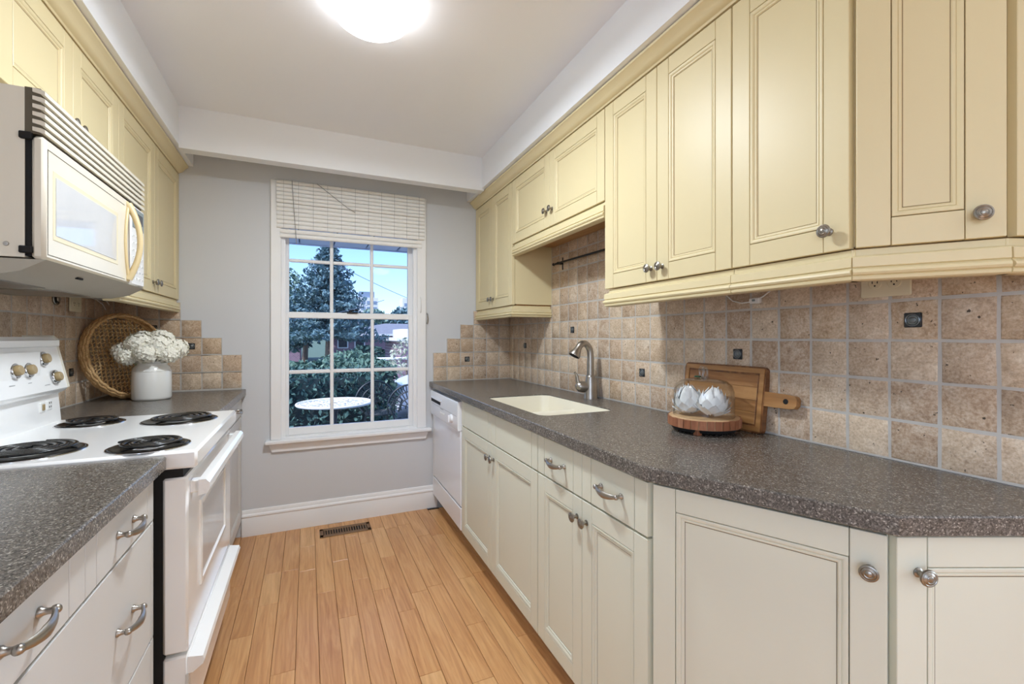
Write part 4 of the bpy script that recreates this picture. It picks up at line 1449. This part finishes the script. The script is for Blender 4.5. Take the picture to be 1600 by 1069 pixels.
# ------------------------------------------------------------------ microwave
def microwave():
    Y0, Y1, XF = 1.532, 2.298, -.610
    w_ = Y1 - Y0
    z0, z1 = 1.432, 1.866
    t = thing('microwave_oven', 'white over-the-range microwave oven above the stove', 'microwave', (XF, Y0, z0), PI / 2)
    H = z1 - z0
    b = MB(); b.box(.004, w_ - .002, .036, .40, .004, H - .004); b.build('body', 'almond', t, 0)
    MB().box(.006, w_ - .004, .024, .036, .008, H - .01).build('door_seal', 'flat_black', t, 0)
    hs = MB().cbox(.0, .010, .020, .045, 0, .018, .002).mesh('hinge', 'flat_black', 30)
    link('hinge', hs, t, (-.004, 0, .014)); link('hinge', hs, t, (-.004, 0, .30))
    # near side is painted sheet steel with a screw
    sc = MB(); sc.lathe([(0, .003), (.005, .002), (.006, 0)], 14, (.0038, .070, .035), '-x'); sc.build('screw', 'nickel', t)
    d = MB()
    dx1 = .608
    d.cbox(.0, dx1, -.004, .024, .0, .312, .008)
    door = d.build('door', 'almond', t, 40)
    f = MB()
    f.ringpanel(.038, .482, .056, .238, [(0, -.0042), (.002, -.0052), (.007, -.0046), (.015, -.0038), (.016, -.0042)], 0)
    f.build('window_frame', 'ivory_plastic', door, 30)
    MB().box(.053, .467, -.0052, -.0040, .071, .223).build('window_glass', 'glass_reflection', door, 0)
    g = MB()
    for a, b_, c, e in ((.012, .545, .0135, .0152), (.012, .545, .282, .2837), (.012, .0137, .0135, .2837)): g.box(a, b_, -.0048, -.0038, c, e)
    g.build('groove_line', 'grille_dark', door, 0)
    # bowed handle
    h = MB(); pts = []; rad = []
    n = 22
    for i in range(n + 1):
        u = -1 + 2 * i / n
        pts.append((.575 + .0, -.006 - .036 * (1 - abs(u) ** 2.1), .156 + u * .138))
        rad.append(.0085 + .0035 * (abs(u) ** 3))
    h.tube(pts, rad, 10, flat=1.1)
    for sg in (-1,):
        h.tube([(.575 + sg * .030 * (1 - abs(-1 + 2 * i / n) ** 1.8), -.007, .156 + (-1 + 2 * i / n) * .138) for i in range(n + 1)], .0055, 8)
    h.cbox(.565, .586, -.010, .0, .008, .040, .004); h.cbox(.565, .586, -.010, .0, .272, .304, .004)
    h.build('handle', 'handle_tan', door, 60)
    c = MB(); c.cbox(dx1 + .002, w_, -.004, .03, .0, .312, .008)
    cp = c.build('control_panel', 'enamel', t, 40)
    MB().cbox(.628, .752, -.0056, -.0038, .222, .300, .001).build('display_bezel', 'display', cp)
    MB().cbox(.652, .736, -.0064, -.0050, .246, .284, .001).build('display_screen', 'dark_glass', cp)
    bm_ = MB().cbox(-.009, .009, -.0055, -.0035, -.005, .005, .001).mesh('button', 'white_plastic', 30)
    mk = MB()
    for r in range(7):
        for q in range(4):
            x, z = .636 + q * .034, .030 + r * .027
            link('button', bm_, cp, (x, 0, z))
            mk.box(x - .004, x + .004, -.0060, -.0054, z - .0012, z + .0012)
    mk.build('printed_marks', 'mark', cp, 0)
    # louvred vent
    MB().box(.004, w_ - .002, .006, .036, .316, H - .002).build('grille_back', 'grille_dark', t, 0)
    sl = MB(); sl.prism([(-.004, -.006), (-.004, .004), (.004, .007), (.020, .009), (.020, -.001)], .0, w_, 'x')
    smesh = sl.mesh('grille_slat', 'almond', 30)
    for i in range(6): link('grille_slat', smesh, t, (0, 0, .324 + .0195 * i))
    # underside with grease tray
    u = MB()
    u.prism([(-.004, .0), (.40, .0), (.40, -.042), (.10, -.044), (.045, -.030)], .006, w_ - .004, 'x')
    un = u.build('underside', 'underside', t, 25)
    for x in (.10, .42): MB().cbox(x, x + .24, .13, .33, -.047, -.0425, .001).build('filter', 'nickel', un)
    MB().cbox(.25, .285, .02, .028, -.022, -.016, .001).build('lamp_slot', 'flat_black', un)
microwave()

# ------------------------------------------------------------------ tray, vase and flowers in the left corner
def wicker_tray():
    R = .216
    t = thing('wicker_tray', 'round woven wicker tray leaning in the left tiled corner', 'tray', (-.842, 2.985, CT + .004))
    tilt, az = -.20, math.radians(57)
    t.rotation_euler = (tilt, 0, az)
    # local: disc in x-z plane, front -y, centre at z = R
    w1 = MB()
    rows = 21
    for j in range(rows):
        z = -R * .93 + 2 * R * .93 * (j + .5) / rows
        hw = math.sqrt(max(0, (R * .95) ** 2 - z * z))
        n = max(6, int(hw * 2 / .011))
        pts = []
        for i in range(n + 1):
            x = -hw + 2 * hw * i / n
            k = (i + j) % 2
            pts.append((x, (-.003 if k else .003), R + z + (.0042 if k else -.0042)))
        w1.tube(pts, .0041, 5, flat=.7)
    a = w1.build('woven_strands', 'wicker', t, 60); a['kind'] = 'stuff'
    w2 = MB()
    cols = 19
    for j in range(cols):
        x = -R * .93 + 2 * R * .93 * (j + .5) / cols
        hh = math.sqrt(max(0, (R * .95) ** 2 - x * x))
        n = max(6, int(hh * 2 / .016))
        w2.tube([(x + (.0035 if i % 2 else -.0035), (.004 if i % 2 else -.004), R - hh + 2 * hh * i / n) for i in range(n + 1)], .0034, 5, flat=.8)
    a = w2.build('stakes', 'wicker_rim', t, 60); a['kind'] = 'stuff'
    for k, (dr, dy) in enumerate(((0, 0), (.006, -.010), (.008, -.021), (.006, -.032), (-.001, -.040))):
        m = MB(); pts = []
        n = 96
        for i in range(n):
            an = 2 * PI * i / n
            rr = R - .004 + dr + .0022 * math.sin(an * 28 + k * 2)
            pts.append((rr * math.cos(an), dy + .002 * math.cos(an * 28 + k * 2), R + .004 + rr * math.sin(an)))
        m.tube(pts, .0072, 7, 0, True)
        m.build('rim_strand', 'wicker_rim', t, 60)
wicker_tray()

VASE = (-.735, 2.905)
def vase():
    t = thing('ceramic_vase', 'white ceramic crock vase in front of the wicker tray', 'vase', (VASE[0], VASE[1], CT + .0005))
    r = .084
    MB().lathe([(0, 0), (r * .90, 0), (r * .96, .003), (r, .012), (r * .995, .10), (r * .98, .145), (r * .90, .166), (r * .80, .176), (r * .79, .186),
                (r * .84, .192), (r * .84, .198), (r * .76, .198), (r * .72, .18), (r * .86, .15), (r * .9, .02), (0, .015)], 44).build('body', 'white_ceramic', t, 50)
    rg = MB(); rg.tube([(r * .985 * math.cos(2 * PI * i / 44), r * .985 * math.sin(2 * PI * i / 44), .147) for i in range(44)], .0016, 6, 0, True)
    rg.build('glaze_band', 'white_ceramic', t, 60)
    heads = [(-.115, -.02, .250, .062), (-.04, -.055, .285, .064), (.045, -.045, .275, .066), (.115, .0, .262, .064), (-.06, .045, .305, .058), (.03, .05, .312, .060), (.0, -.085, .240, .056), (.095, -.06, .232, .05), (-.10, -.065, .225, .05)]
    words = ['at the far left of the vase', 'at the upper front left', 'at the front centre', 'at the far right of the vase', 'at the back left top', 'at the back top centre',
             'drooping low over the front rim', 'low at the front right', 'low at the front left']
    for (x, y, z, R), wd in zip(heads, words):
        x *= .82
        rr = random.Random(int((x + y) * 9999) + 5)
        f = thing('hydrangea', 'ivory hydrangea bloom ' + wd, 'flower', (VASE[0], VASE[1], CT + .05), 0, 'hydrangeas in the vase')
        cz = z - .05
        s = MB(); s.tube([(x * .08, y * .08, 0), (x * .25, y * .25, .12), (x * .7, y * .7, cz - .04), (x, y, cz)], .003, 6); s.build('stem', 'stem', f, 60)
        m = MB()
        cnt = 70
        for i in range(cnt):
            u = 1 - 2 * (i + .5) / cnt
            ph = i * 2.39996
            n = Vector((math.sqrt(1 - u * u) * math.cos(ph), math.sqrt(1 - u * u) * math.sin(ph), u * .82)).normalized()
            c = Vector((x, y, cz)) + Vector((n.x, n.y, n.z * .8)) * R * rr.uniform(.86, 1.06)
            a = n.orthogonal().normalized(); b = n.cross(a)
            ro = rr.uniform(0, PI); sz = rr.uniform(.015, .021)
            for q in range(4):
                an = ro + q * PI / 2
                d = a * math.cos(an) + b * math.sin(an); e = n.cross(d)
                up = rr.uniform(.1, .6)
                m.add([c, c + d * sz * .55 + e * sz * .48 + n * sz * .12 * up, c + d * sz * 1.05 + n * sz * .4 * up, c + d * sz * .55 - e * sz * .48 + n * sz * .12 * up], [(0, 1, 2, 3)])
        m.build('petals', 'petal', f, 0, recalc=False)['kind'] = 'stuff'
vase()

# ------------------------------------------------------------------ ceiling lamp and floor register
def ceiling_lamp():
    t = thing('ceiling_light', 'round glowing opal glass ceiling light above the aisle', 'ceiling light', (.212, 1.705, ZC - .002))
    MB().lathe([(0, 0), (.129, 0), (.131, -.006), (.129, -.018), (0, -.018)], 40).build('base_plate', 'trim', t, 40)
    prof = [(.128, -.018), (.138, -.024), (.141, -.036), (.138, -.052), (.128, -.070), (.108, -.085), (.076, -.096), (.04, -.102), (0, -.104)]
    MB().lathe(prof, 48).build('opal_shade', 'lamp_glow', t, 60)
    ld = bpy.data.lights.new('lamp_bulb', 'AREA')
    ld.shape = 'DISK'
    ld.size = .20
    ld.energy = LAMP_WATTS
    ld.color = (0.83, 0.92, 1.0)
    lo = bpy.data.objects.new('lamp_bulb', ld)
    COL.objects.link(lo)
    lo.parent = t
    lo.location = (0, 0, -.108)
    d = thing('ceiling_light', 'added round opal fill light in the unseen dining room behind', 'ceiling light', (1.2, -1.7, ZC - .002))  # dining lamp added out of view for extra fill
    MB().lathe([(0, 0), (.129, 0), (.131, -.006), (.129, -.018), (0, -.018)], 40).build('base_plate', 'trim', d, 40)
    MB().lathe(prof, 48).build('opal_shade', emitter('dining_fill_glass', (255, 250, 242), DINING_FILL), d, 60)
ceiling_lamp()

def register():
    t = thing('floor_register', 'brown metal floor vent grille below the window', 'vent', (.222, 3.08, 0))
    w_, d = .305, .128
    f = MB()
    for a, b, c, e in ((-w_ / 2, w_ / 2, -d / 2, -d / 2 + .03), (-w_ / 2, w_ / 2, d / 2 - .03, d / 2), (-w_ / 2, -w_ / 2 + .022, -d / 2, d / 2), (w_ / 2 - .022, w_ / 2, -d / 2, d / 2)):
        f.cbox(a, b, c, e, 0, .005, .0015)
    f.build('frame', 'bronze', t, 0)
    MB().box(-w_ / 2 + .01, w_ / 2 - .01, -d / 2 + .01, d / 2 - .01, 0, .0008).build('duct_opening', 'flat_black', t, 0)
    n = 17
    bar = MB().box(-.0035, .0035, -d / 2 + .028, d / 2 - .028, .001, .0045).mesh('bar', 'bronze', 0)
    for i in range(n): link('bar', bar, t, (-w_ / 2 + .022 + (w_ - .044) * (i + .5) / n, 0, 0))
register()

# ------------------------------------------------------------------ outdoors
GZ = -.70
def leaf_box(mb, x0, x1, y0, y1, z0, z1, n, size, r, bulge=.12, m=0):
    for i in range(n):
        f = r.random()
        if f < .45: x, y, z = r.uniform(x0, x1), y0 - r.uniform(-.05, bulge), r.uniform(z0, z1)
        elif f < .8: x, y, z = r.uniform(x0, x1), r.uniform(y0, y1), z1 + r.uniform(-.05, bulge)
        elif f < .9: x, y, z = x1 + r.uniform(-.05, bulge), r.uniform(y0, y1), r.uniform(z0, z1)
        else: x, y, z = x0 - r.uniform(-.05, bulge), r.uniform(y0, y1), r.uniform(z0, z1)
        leaf(mb, Vector((x, y, z)), size * r.uniform(.6, 1.4), r, m)

def leaf(mb, c, s, r, m=0):
    a = Vector((r.gauss(0, 1), r.gauss(0, 1), r.gauss(0, 1))).normalized()
    b = a.orthogonal().normalized()
    b = (Matrix.Rotation(r.uniform(0, 6.28), 3, a) @ b)
    e = a.cross(b)
    mb.add([c - b * s, c + e * s * .5, c + b * s, c - e * s * .5], [(0, 1, 2, 3)], m)

def leaf_ball(mb, c, rad, n, size, r, m=0):
    for i in range(n):
        d = Vector((r.gauss(0, 1), r.gauss(0, 1), r.gauss(0, 1))).normalized()
        k = r.uniform(.72, 1.05)
        leaf(mb, Vector(c) + Vector((d.x * rad[0], d.y * rad[1], d.z * rad[2])) * k, size * r.uniform(.6, 1.4), r, m)

def outdoors():
    r = random.Random(21)
    g = MB().box(-160, 260, 3.42, 420, GZ - .5, GZ).build('ground', 'ground', smooth=0)
    tag(g, 'grass outside the window', kind='structure')
    p = MB().box(-3.5, 4.5, 3.40, 7.1, GZ + .001, -.30).build('patio_slab', 'patio', smooth=0)
    tag(p, 'raised stone patio outside the window', kind='structure')
    dv = MB().box(1.3, 9, 7.6, 30, GZ + .001, GZ + .02).build('driveway', 'asphalt', smooth=0)
    tag(dv, 'pale driveway beyond the hedge', kind='structure')
    # roof eave
    e = struct('eave', 'pale vinyl eave over the kitchen window')
    MB().box(-3.5, 4.6, 3.40, 4.62, 2.115, 2.30).build('eave_board', 'eave_dark', e, 0)
    pm = MB().cbox(-.142, .142, -.605, .605, -.012, 0, .006).mesh('soffit_panel', 'eave', 0)
    for i in range(14): link('soffit_panel', pm, e, (-1.1 + .295 * i, 4.012, 2.114))
    MB().cbox(-3.5, 4.6, 4.62, 4.64, 2.09, 2.32, .004).build('fascia', 'eave', e)
    # clipped hedge
    def hedge(label, x0, x1, y0, y1, z0, z1, n, size, mat='hedge'):
        h = thing('hedge', label, 'hedge', ((x0 + x1) / 2, (y0 + y1) / 2, z0))
        cx, cy = (x0 + x1) / 2, (y0 + y1) / 2
        MB().box(x0 - cx, x1 - cx, y0 - cy, y1 - cy, 0, z1 - z0).build('branches', 'hedge_in', h, 0)
        m = MB(); leaf_box(m, x0 - cx, x1 - cx, y0 - cy, y1 - cy, 0, z1 - z0, n, size, r)
        m.build('leaves', mat, h, 0, recalc=False)['kind'] = 'stuff'
    hedge('dark clipped hedge behind the white patio table', -3.2, 1.0, 7.25, 8.2, GZ, .62, 9000, .045)
    hedge('lighter rough hedge further back along the street', -5, 1.7, 10.2, 11.6, GZ, .58, 7000, .07, 'shrub')
    def bush(label, x, y, R, H, mat, n=500, size=.07, name='shrub'):
        b = thing(name, label, 'shrub', (x, y, GZ))
        MB().tube([(0, 0, 0), (.02, 0, H * .3), (0, .03, H * .6)], [.05, .04, .02], 6).build('stem', 'trunk', b)
        m = MB(); leaf_ball(m, (0, 0, H * .62), (R, R, H * .45), n, size, r)
        m.build('leaves', mat, b, 0, recalc=False)['kind'] = 'stuff'
    bush('pale flowering shrub behind the hedge at the left', -1.75, 14, .8, 2.2, 'pale_shrub', 600, .09)
    bush('low shrub in front of the brick house', 1.6, 20, 1.3, 1.25, 'shrub', 700, .12)
    bush('dark round shrub under the brick house windows', 3.4, 29.6, 1.2, 1.3, 'hedge', 800, .14)
    bush('pale shrub beside the brick pier', 3.35, 17, .6, 1.8, 'pale_shrub', 400, .08)
    # white patio table
    t = thing('patio_table', 'round white lacy metal patio table outside', 'table', (.31, 6.05, -.30))
    R, H = .435, .715
    m = MB()
    m.tube([(R * math.cos(2 * PI * i / 48), R * math.sin(2 * PI * i / 48), H) for i in range(48)], .016, 8, 0, True)
    m.build('table_rim', 'white_iron', t, 60)
    m = MB()
    for rr_ in (.06, .15, .24, .33, .40):
        m.tube([(rr_ * math.cos(2 * PI * i / 40), rr_ * math.sin(2 * PI * i / 40), H) for i in range(40)], .0075, 5, 0, True)
    for i in range(28):
        a = 2 * PI * i / 28
        m.tube([((.06 if i % 2 else .2) * math.cos(a), (.06 if i % 2 else .2) * math.sin(a), H), (.30 * math.cos(a + .07), .30 * math.sin(a + .07), H), (R * math.cos(a), R * math.sin(a), H)], .006, 5)
    m.build('lattice_top', 'white_iron', t, 60)
    MB().lathe([(0, .02), (.03, .02), (.025, .1), (.035, .3), (.022, .5), (.05, .69), (.09, H - .01), (0, H - .005)], 16).build('pedestal', 'stone_grey', t)
    for k in range(4):
        a = PI / 4 + k * PI / 2
        l = MB(); l.tube([(.02 * math.cos(a), .02 * math.sin(a), .16), (.15 * math.cos(a), .15 * math.sin(a), .14), (.24 * math.cos(a), .24 * math.sin(a), .04), (.29 * math.cos(a), .29 * math.sin(a), .012)], .014, 6)
        l.build('leg', 'stone_grey', t, 60)
    # cast iron garden chairs with fan backs
    def chair(label, x, y, rz):
        c = thing('garden_chair', label, 'chair', (x, y, -.30), rz, 'cast iron garden chairs')
        s = MB()
        s.tube([(.21 * math.cos(2 * PI * i / 32), .21 * math.sin(2 * PI * i / 32), .43) for i in range(32)], .014, 6, 0, True)
        for rr_ in (.05, .10, .155): s.tube([(rr_ * math.cos(2 * PI * i / 24), rr_ * math.sin(2 * PI * i / 24), .43) for i in range(24)], .008, 5, 0, True)
        for i in range(12):
            a = 2 * PI * i / 12
            s.tube([(.03 * math.cos(a), .03 * math.sin(a), .43), (.21 * math.cos(a + .12), .21 * math.sin(a + .12), .43)], .007, 5)
        s.build('seat', 'stone_grey', c, 60)
        b = MB()
        cz = .56
        arc = lambda rad, a: (rad * math.cos(a), .19 + .03 * (rad / .3), cz + rad * 1.05 * math.sin(a))
        for rad, th in ((.30, .014), (.21, .010), (.125, .010), (.06, .009)):
            b.tube([arc(rad, PI * (i - 2) / 24) for i in range(29)], th, 6)
        for i in range(13):
            a = PI * i / 12
            b.tube([arc(.125, a), arc(.21, a)], .008, 5)
            if i < 12:
                q = a + PI / 24
                b.tube([arc(.21, a), arc(.255, q - .05), arc(.30, a + .04)], .008, 5)
                b.tube([arc(.21, a + .2), arc(.26, q + .05), arc(.30, a + .18)], .008, 5)
        for i in range(5):
            a = PI * (i + .5) / 5
            b.tube([(0, .19, cz), arc(.06, a), arc(.125, a)], .008, 5)
        b.tube([(-.2, .15, .43), (-.29, .21, cz)], .012, 6); b.tube([(.2, .15, .43), (.29, .21, cz)], .012, 6)
        b.tube([(-.05, .2, .43), (0, .2, cz)], .010, 6); b.tube([(.05, .2, .43), (0, .2, cz)], .010, 6)
        b.build('fan_back', 'stone_grey', c, 60)
        for sx in (-1, 1):
            a = MB(); a.tube([(sx * .28, .20, .62), (sx * .30, .0, .64), (sx * .27, -.16, .62), (sx * .22, -.15, .44)], .012, 6); a.build('armrest', 'stone_grey', c, 60)
            for sy in (-1, 1):
                l = MB(); l.tube([(sx * .15, sy * .15, .43), (sx * .19, sy * .18, .2), (sx * .23, sy * .22, 0)], .012, 6); l.build('leg', 'stone_grey', c, 60)
    chair('dark cast iron garden chair with fan back at the window edge', 1.27, 6.10, -.12)
    chair('dark cast iron garden chair between the hedge and the other chair', .97, 6.84, .2)
    # parked car
    c = thing('car', 'white parked car on the driveway', 'car', (4.2, 11.6, GZ + .02))
    side = [(-2.2, .30), (-2.22, .55), (-2.12, .74), (-1.75, .88), (-.95, .98), (.0, 1.0), (1.5, 1.02), (2.05, .98), (2.2, .80), (2.22, .35), (2.0, .26), (-2.0, .24)]
    MB().prism(side, -.82, .82, 'y').build('body', 'car', c, 30)
    cab = [(-1.05, .97), (-.35, 1.36), (-.05, 1.42), (.9, 1.42), (1.25, 1.34), (1.85, 1.0)]
    MB().prism(cab, -.70, .70, 'y').build('cabin', 'car', c, 30)
    for sgn in (-1, 1):
        gl = [(-.78, 1.02), (-.28, 1.31), (-.03, 1.36), (.88, 1.36), (1.18, 1.29), (1.55, 1.03)]
        MB().prism(gl, sgn * .703, sgn * .71, 'y').build('side_window', 'dark_glass', c, 0)
        for x in (-1.35, 1.4):
            MB().lathe([(0, -.1), (.18, -.1), (.31, -.08), (.31, .08), (.18, .1), (0, .1)], 20, (x, sgn * .74, .31), 'y').build('wheel', 'tyre', c, 40)
    MB().add([(-1.0, -.6, 1.005), (-1.0, .6, 1.005), (-.38, .56, 1.352), (-.38, -.56, 1.352), (-.98, -.6, .99), (-.98, .6, .99), (-.36, .56, 1.34), (-.36, -.56, 1.34)],
             [(0, 1, 2, 3), (4, 7, 6, 5), (0, 4, 5, 1), (1, 5, 6, 2), (2, 6, 7, 3), (3, 7, 4, 0)]).build('windscreen', 'dark_glass', c, 0)
    # houses
    def gable(label, x0, x1, y0, y1, ze, zr, wall, roof, wins, name='house'):
        h = thing(name, label, 'house', ((x0 + x1) / 2, y0, GZ))
        cx = (x0 + x1) / 2
        MB().box(x0 - cx, x1 - cx, 0, y1 - y0, 0, ze - GZ).build('walls', wall, h, 0)
        rf = MB(); ov = .4
        a, b, c_, d = x0 - cx - ov, x1 - cx + ov, -ov, y1 - y0 + ov
        ym = (y1 - y0) / 2; hip = (y1 - y0) * .45
        z0, z1 = ze - GZ, zr - GZ
        rf.add([(a, c_, z0), (b, c_, z0), (b, d, z0), (a, d, z0), (a + hip, ym, z1), (b - hip, ym, z1)], [(0, 1, 5, 4), (1, 2, 5), (2, 3, 4, 5), (3, 0, 4), (3, 2, 1, 0)])
        rf.build('roof', roof, h, 0)
        MB().box(a, b, c_ - .02, c_ + .02, z0 - .12, z0 + .02).build('gutter', 'house_trim', h, 0)
        for wx_, wz, ww, wh in wins:
            f = MB(); f.cbox(wx_ - cx - ww / 2 - .08, wx_ - cx + ww / 2 + .08, -.05, .02, wz - GZ - .08, wz - GZ + wh + .08, .01)
            fo = f.build('window', 'house_trim', h)
            MB().box(wx_ - cx - ww / 2, wx_ - cx + ww / 2, -.06, -.045, wz - GZ, wz - GZ + wh).build('pane', 'dark_glass', fo, 0)
    gable('purple-brown brick bungalow with grey hipped roof across the street', 1.6, 12.5, 33, 43, 1.45, 2.35, 'brick', 'roof', [(2.2, .55, .55, .72), (3.3, .55, .55, .75)])
    gable('pale-roofed brick house behind the left trees', -9, -.5, 36, 46, 1.35, 3.0, 'brick', 'roof_pale', [(-5, .0, 1.2, 1.0), (-2.5, 0, 1.0, 1.0)])
    # garage with white frame
    gr = thing('garage', 'brick garage with dark blue door and white flat roof', 'garage', (6.2, 22.6, GZ))
    MB().box(-2.0, 2.4, .0, 5, 0, 1.78).build('walls', 'brick', gr, 0)
    MB().cbox(-1.25, 1.9, -.06, .0, .0, 1.60, .01).build('door', 'garage', gr)
    MB().cbox(-1.42, -1.25, -.10, .0, .0, 1.72, .01).build('door_post', 'house_trim', gr)
    MB().cbox(1.9, 2.07, -.10, .0, .0, 1.72, .01).build('door_post', 'house_trim', gr)
    MB().cbox(-2.3, 2.7, -.35, 5.2, 1.74, 1.92, .02).build('flat_roof', 'house_trim', gr)
    MB().cbox(-1.9, .2, .6, 3, 1.92, 2.35, .02).build('roof_box', 'house_trim', gr)
    pr = thing('brick_pier', 'low brick pier with white cap beside the garage', 'pier', (3.55, 19.0, GZ))
    MB().box(-.5, .55, -.25, .25, 0, 1.02).build('pier_body', 'brick', pr, 0)
    MB().cbox(-.95, .62, -.33, .33, 1.02, 1.10, .015).build('cap', 'house_trim', pr)
    # trees
    def spruce(label, x, y, H, R, n):
        s = thing('spruce_tree', label, 'tree', (x, y, GZ))
        MB().tube([(0, 0, 0), (.05, 0, H * .5), (0, 0, H * .98)], [.22, .14, .03], 8).build('trunk', 'trunk', s)
        m = MB()
        for i in range(n):
            u = (i + .5) / n
            z = H * (.30 + .70 * u)
            L = R * (1.02 - u) ** 1.05 * r.uniform(.7, 1.12) + .10
            a = i * 2.39996 + r.uniform(-.3, .3)
            k = max(5, int(L * 9))
            for q in range(k):
                f = (q + .6) / k
                base = Vector((math.cos(a) * L * f, math.sin(a) * L * f, z - .30 * L * f + .22 * L * f * f))
                sp = .17 * (1 - .5 * f) + .04
                for _ in range(5):
                    c_ = base + Vector((r.uniform(-sp, sp), r.uniform(-sp, sp), r.uniform(-.22, .06) * .8))
                    leaf(m, c_, r.uniform(.07, .15), r)
        m.build('needles', 'spruce', s, 0, recalc=False)['kind'] = 'stuff'
    spruce('tall blue-green spruce tree seen through the left panes', 1.0, 25.5, 7.2, 3.0, 210)
    def tree(label, x, y, H, R, mat, n, size):
        t_ = thing('leafy_tree', label, 'tree', (x, y, GZ), 0, 'trees beyond the garden')
        MB().tube([(0, 0, 0), (.1, 0, H * .4), (0, .1, H * .7)], [.22, .16, .08], 8).build('trunk', 'trunk', t_)
        m = MB()
        for _ in range(9):
            d = Vector((r.uniform(-.6, .6) * R, r.uniform(-.5, .5) * R, H * r.uniform(.45, .85)))
            leaf_ball(m, d, (R * .55, R * .55, H * .22), n // 9, size, r)
        m.build('crown', mat, t_, 0, recalc=False)['kind'] = 'stuff'
    tree('light green leafy tree left of the spruce', -1.75, 27.5, 5.4, 1.5, 'treeleaf', 1800, .16)
    tree('small leafy tree under the spruce by the left house', -.2, 31.5, 3.6, 1.8, 'spruce', 1600, .16)
    tree('rounded distant tree between the two towers', 11.2, 61, 5.8, 2.0, 'spruce', 1400, .35)
    tree('distant tree in front of the right tower', 14.2, 68, 5.6, 2.4, 'treeleaf', 1300, .35)
    tree('dark tree at the right window edge behind the bungalow', 10.9, 46, 4.2, 1.5, 'hedge', 1000, .22)
    tree('broad distant tree below the left tower', 7.0, 58, 5.2, 2.0, 'treeleaf', 1400, .35)
    # towers
    def tower(label, x, y, w_, H, pent):
        t_ = thing('apartment_tower', label, 'building', (x, y, GZ))
        MB().box(-w_ / 2, w_ / 2, 0, w_, 0, H).build('tower_walls', 'tower', t_, 0)
        MB().box(-w_ * pent, w_ * .3, w_ * .1, w_ * .8, H, H + w_ * .32).build('penthouse', 'tower_glass', t_, 0)
        wm = MB().box(-w_ * .11, w_ * .11, -.15, .1, -.75, .75).mesh('window', 'tower_glass', 0)
        for i in range(int(H / 2.9)):
            for k in range(3): link('window', wm, t_, (w_ * (-.3 + .3 * k), 0, 1.6 + i * 2.9))
    tower('pale apartment tower left of the distant trees', 27.5, 232, 9.0, 21.5, .5)
    tower('pale apartment tower at the right window edge', 50.0, 240, 9.0, 22.5, .1)
    # overhead lines
    for a, b in (((1.0, 21, 4.45), (9.6, 30, 2.75)), ((-2.2, 18, 1.72), (3.6, 24, 3.15))):
        wv = MB(); wv.tube([tuple(Vector(a).lerp(Vector(b), k / 12) - Vector((0, 0, .25 * math.sin(PI * k / 12)))) for k in range(13)], .014, 5)
        o = wv.build('overhead_wire', 'wire', smooth=60)
        tag(o, 'thin overhead wire crossing the sky at the right' if a[0] > 0 else 'pale overhead wire crossing in front of the spruce', 'wire')
outdoors()
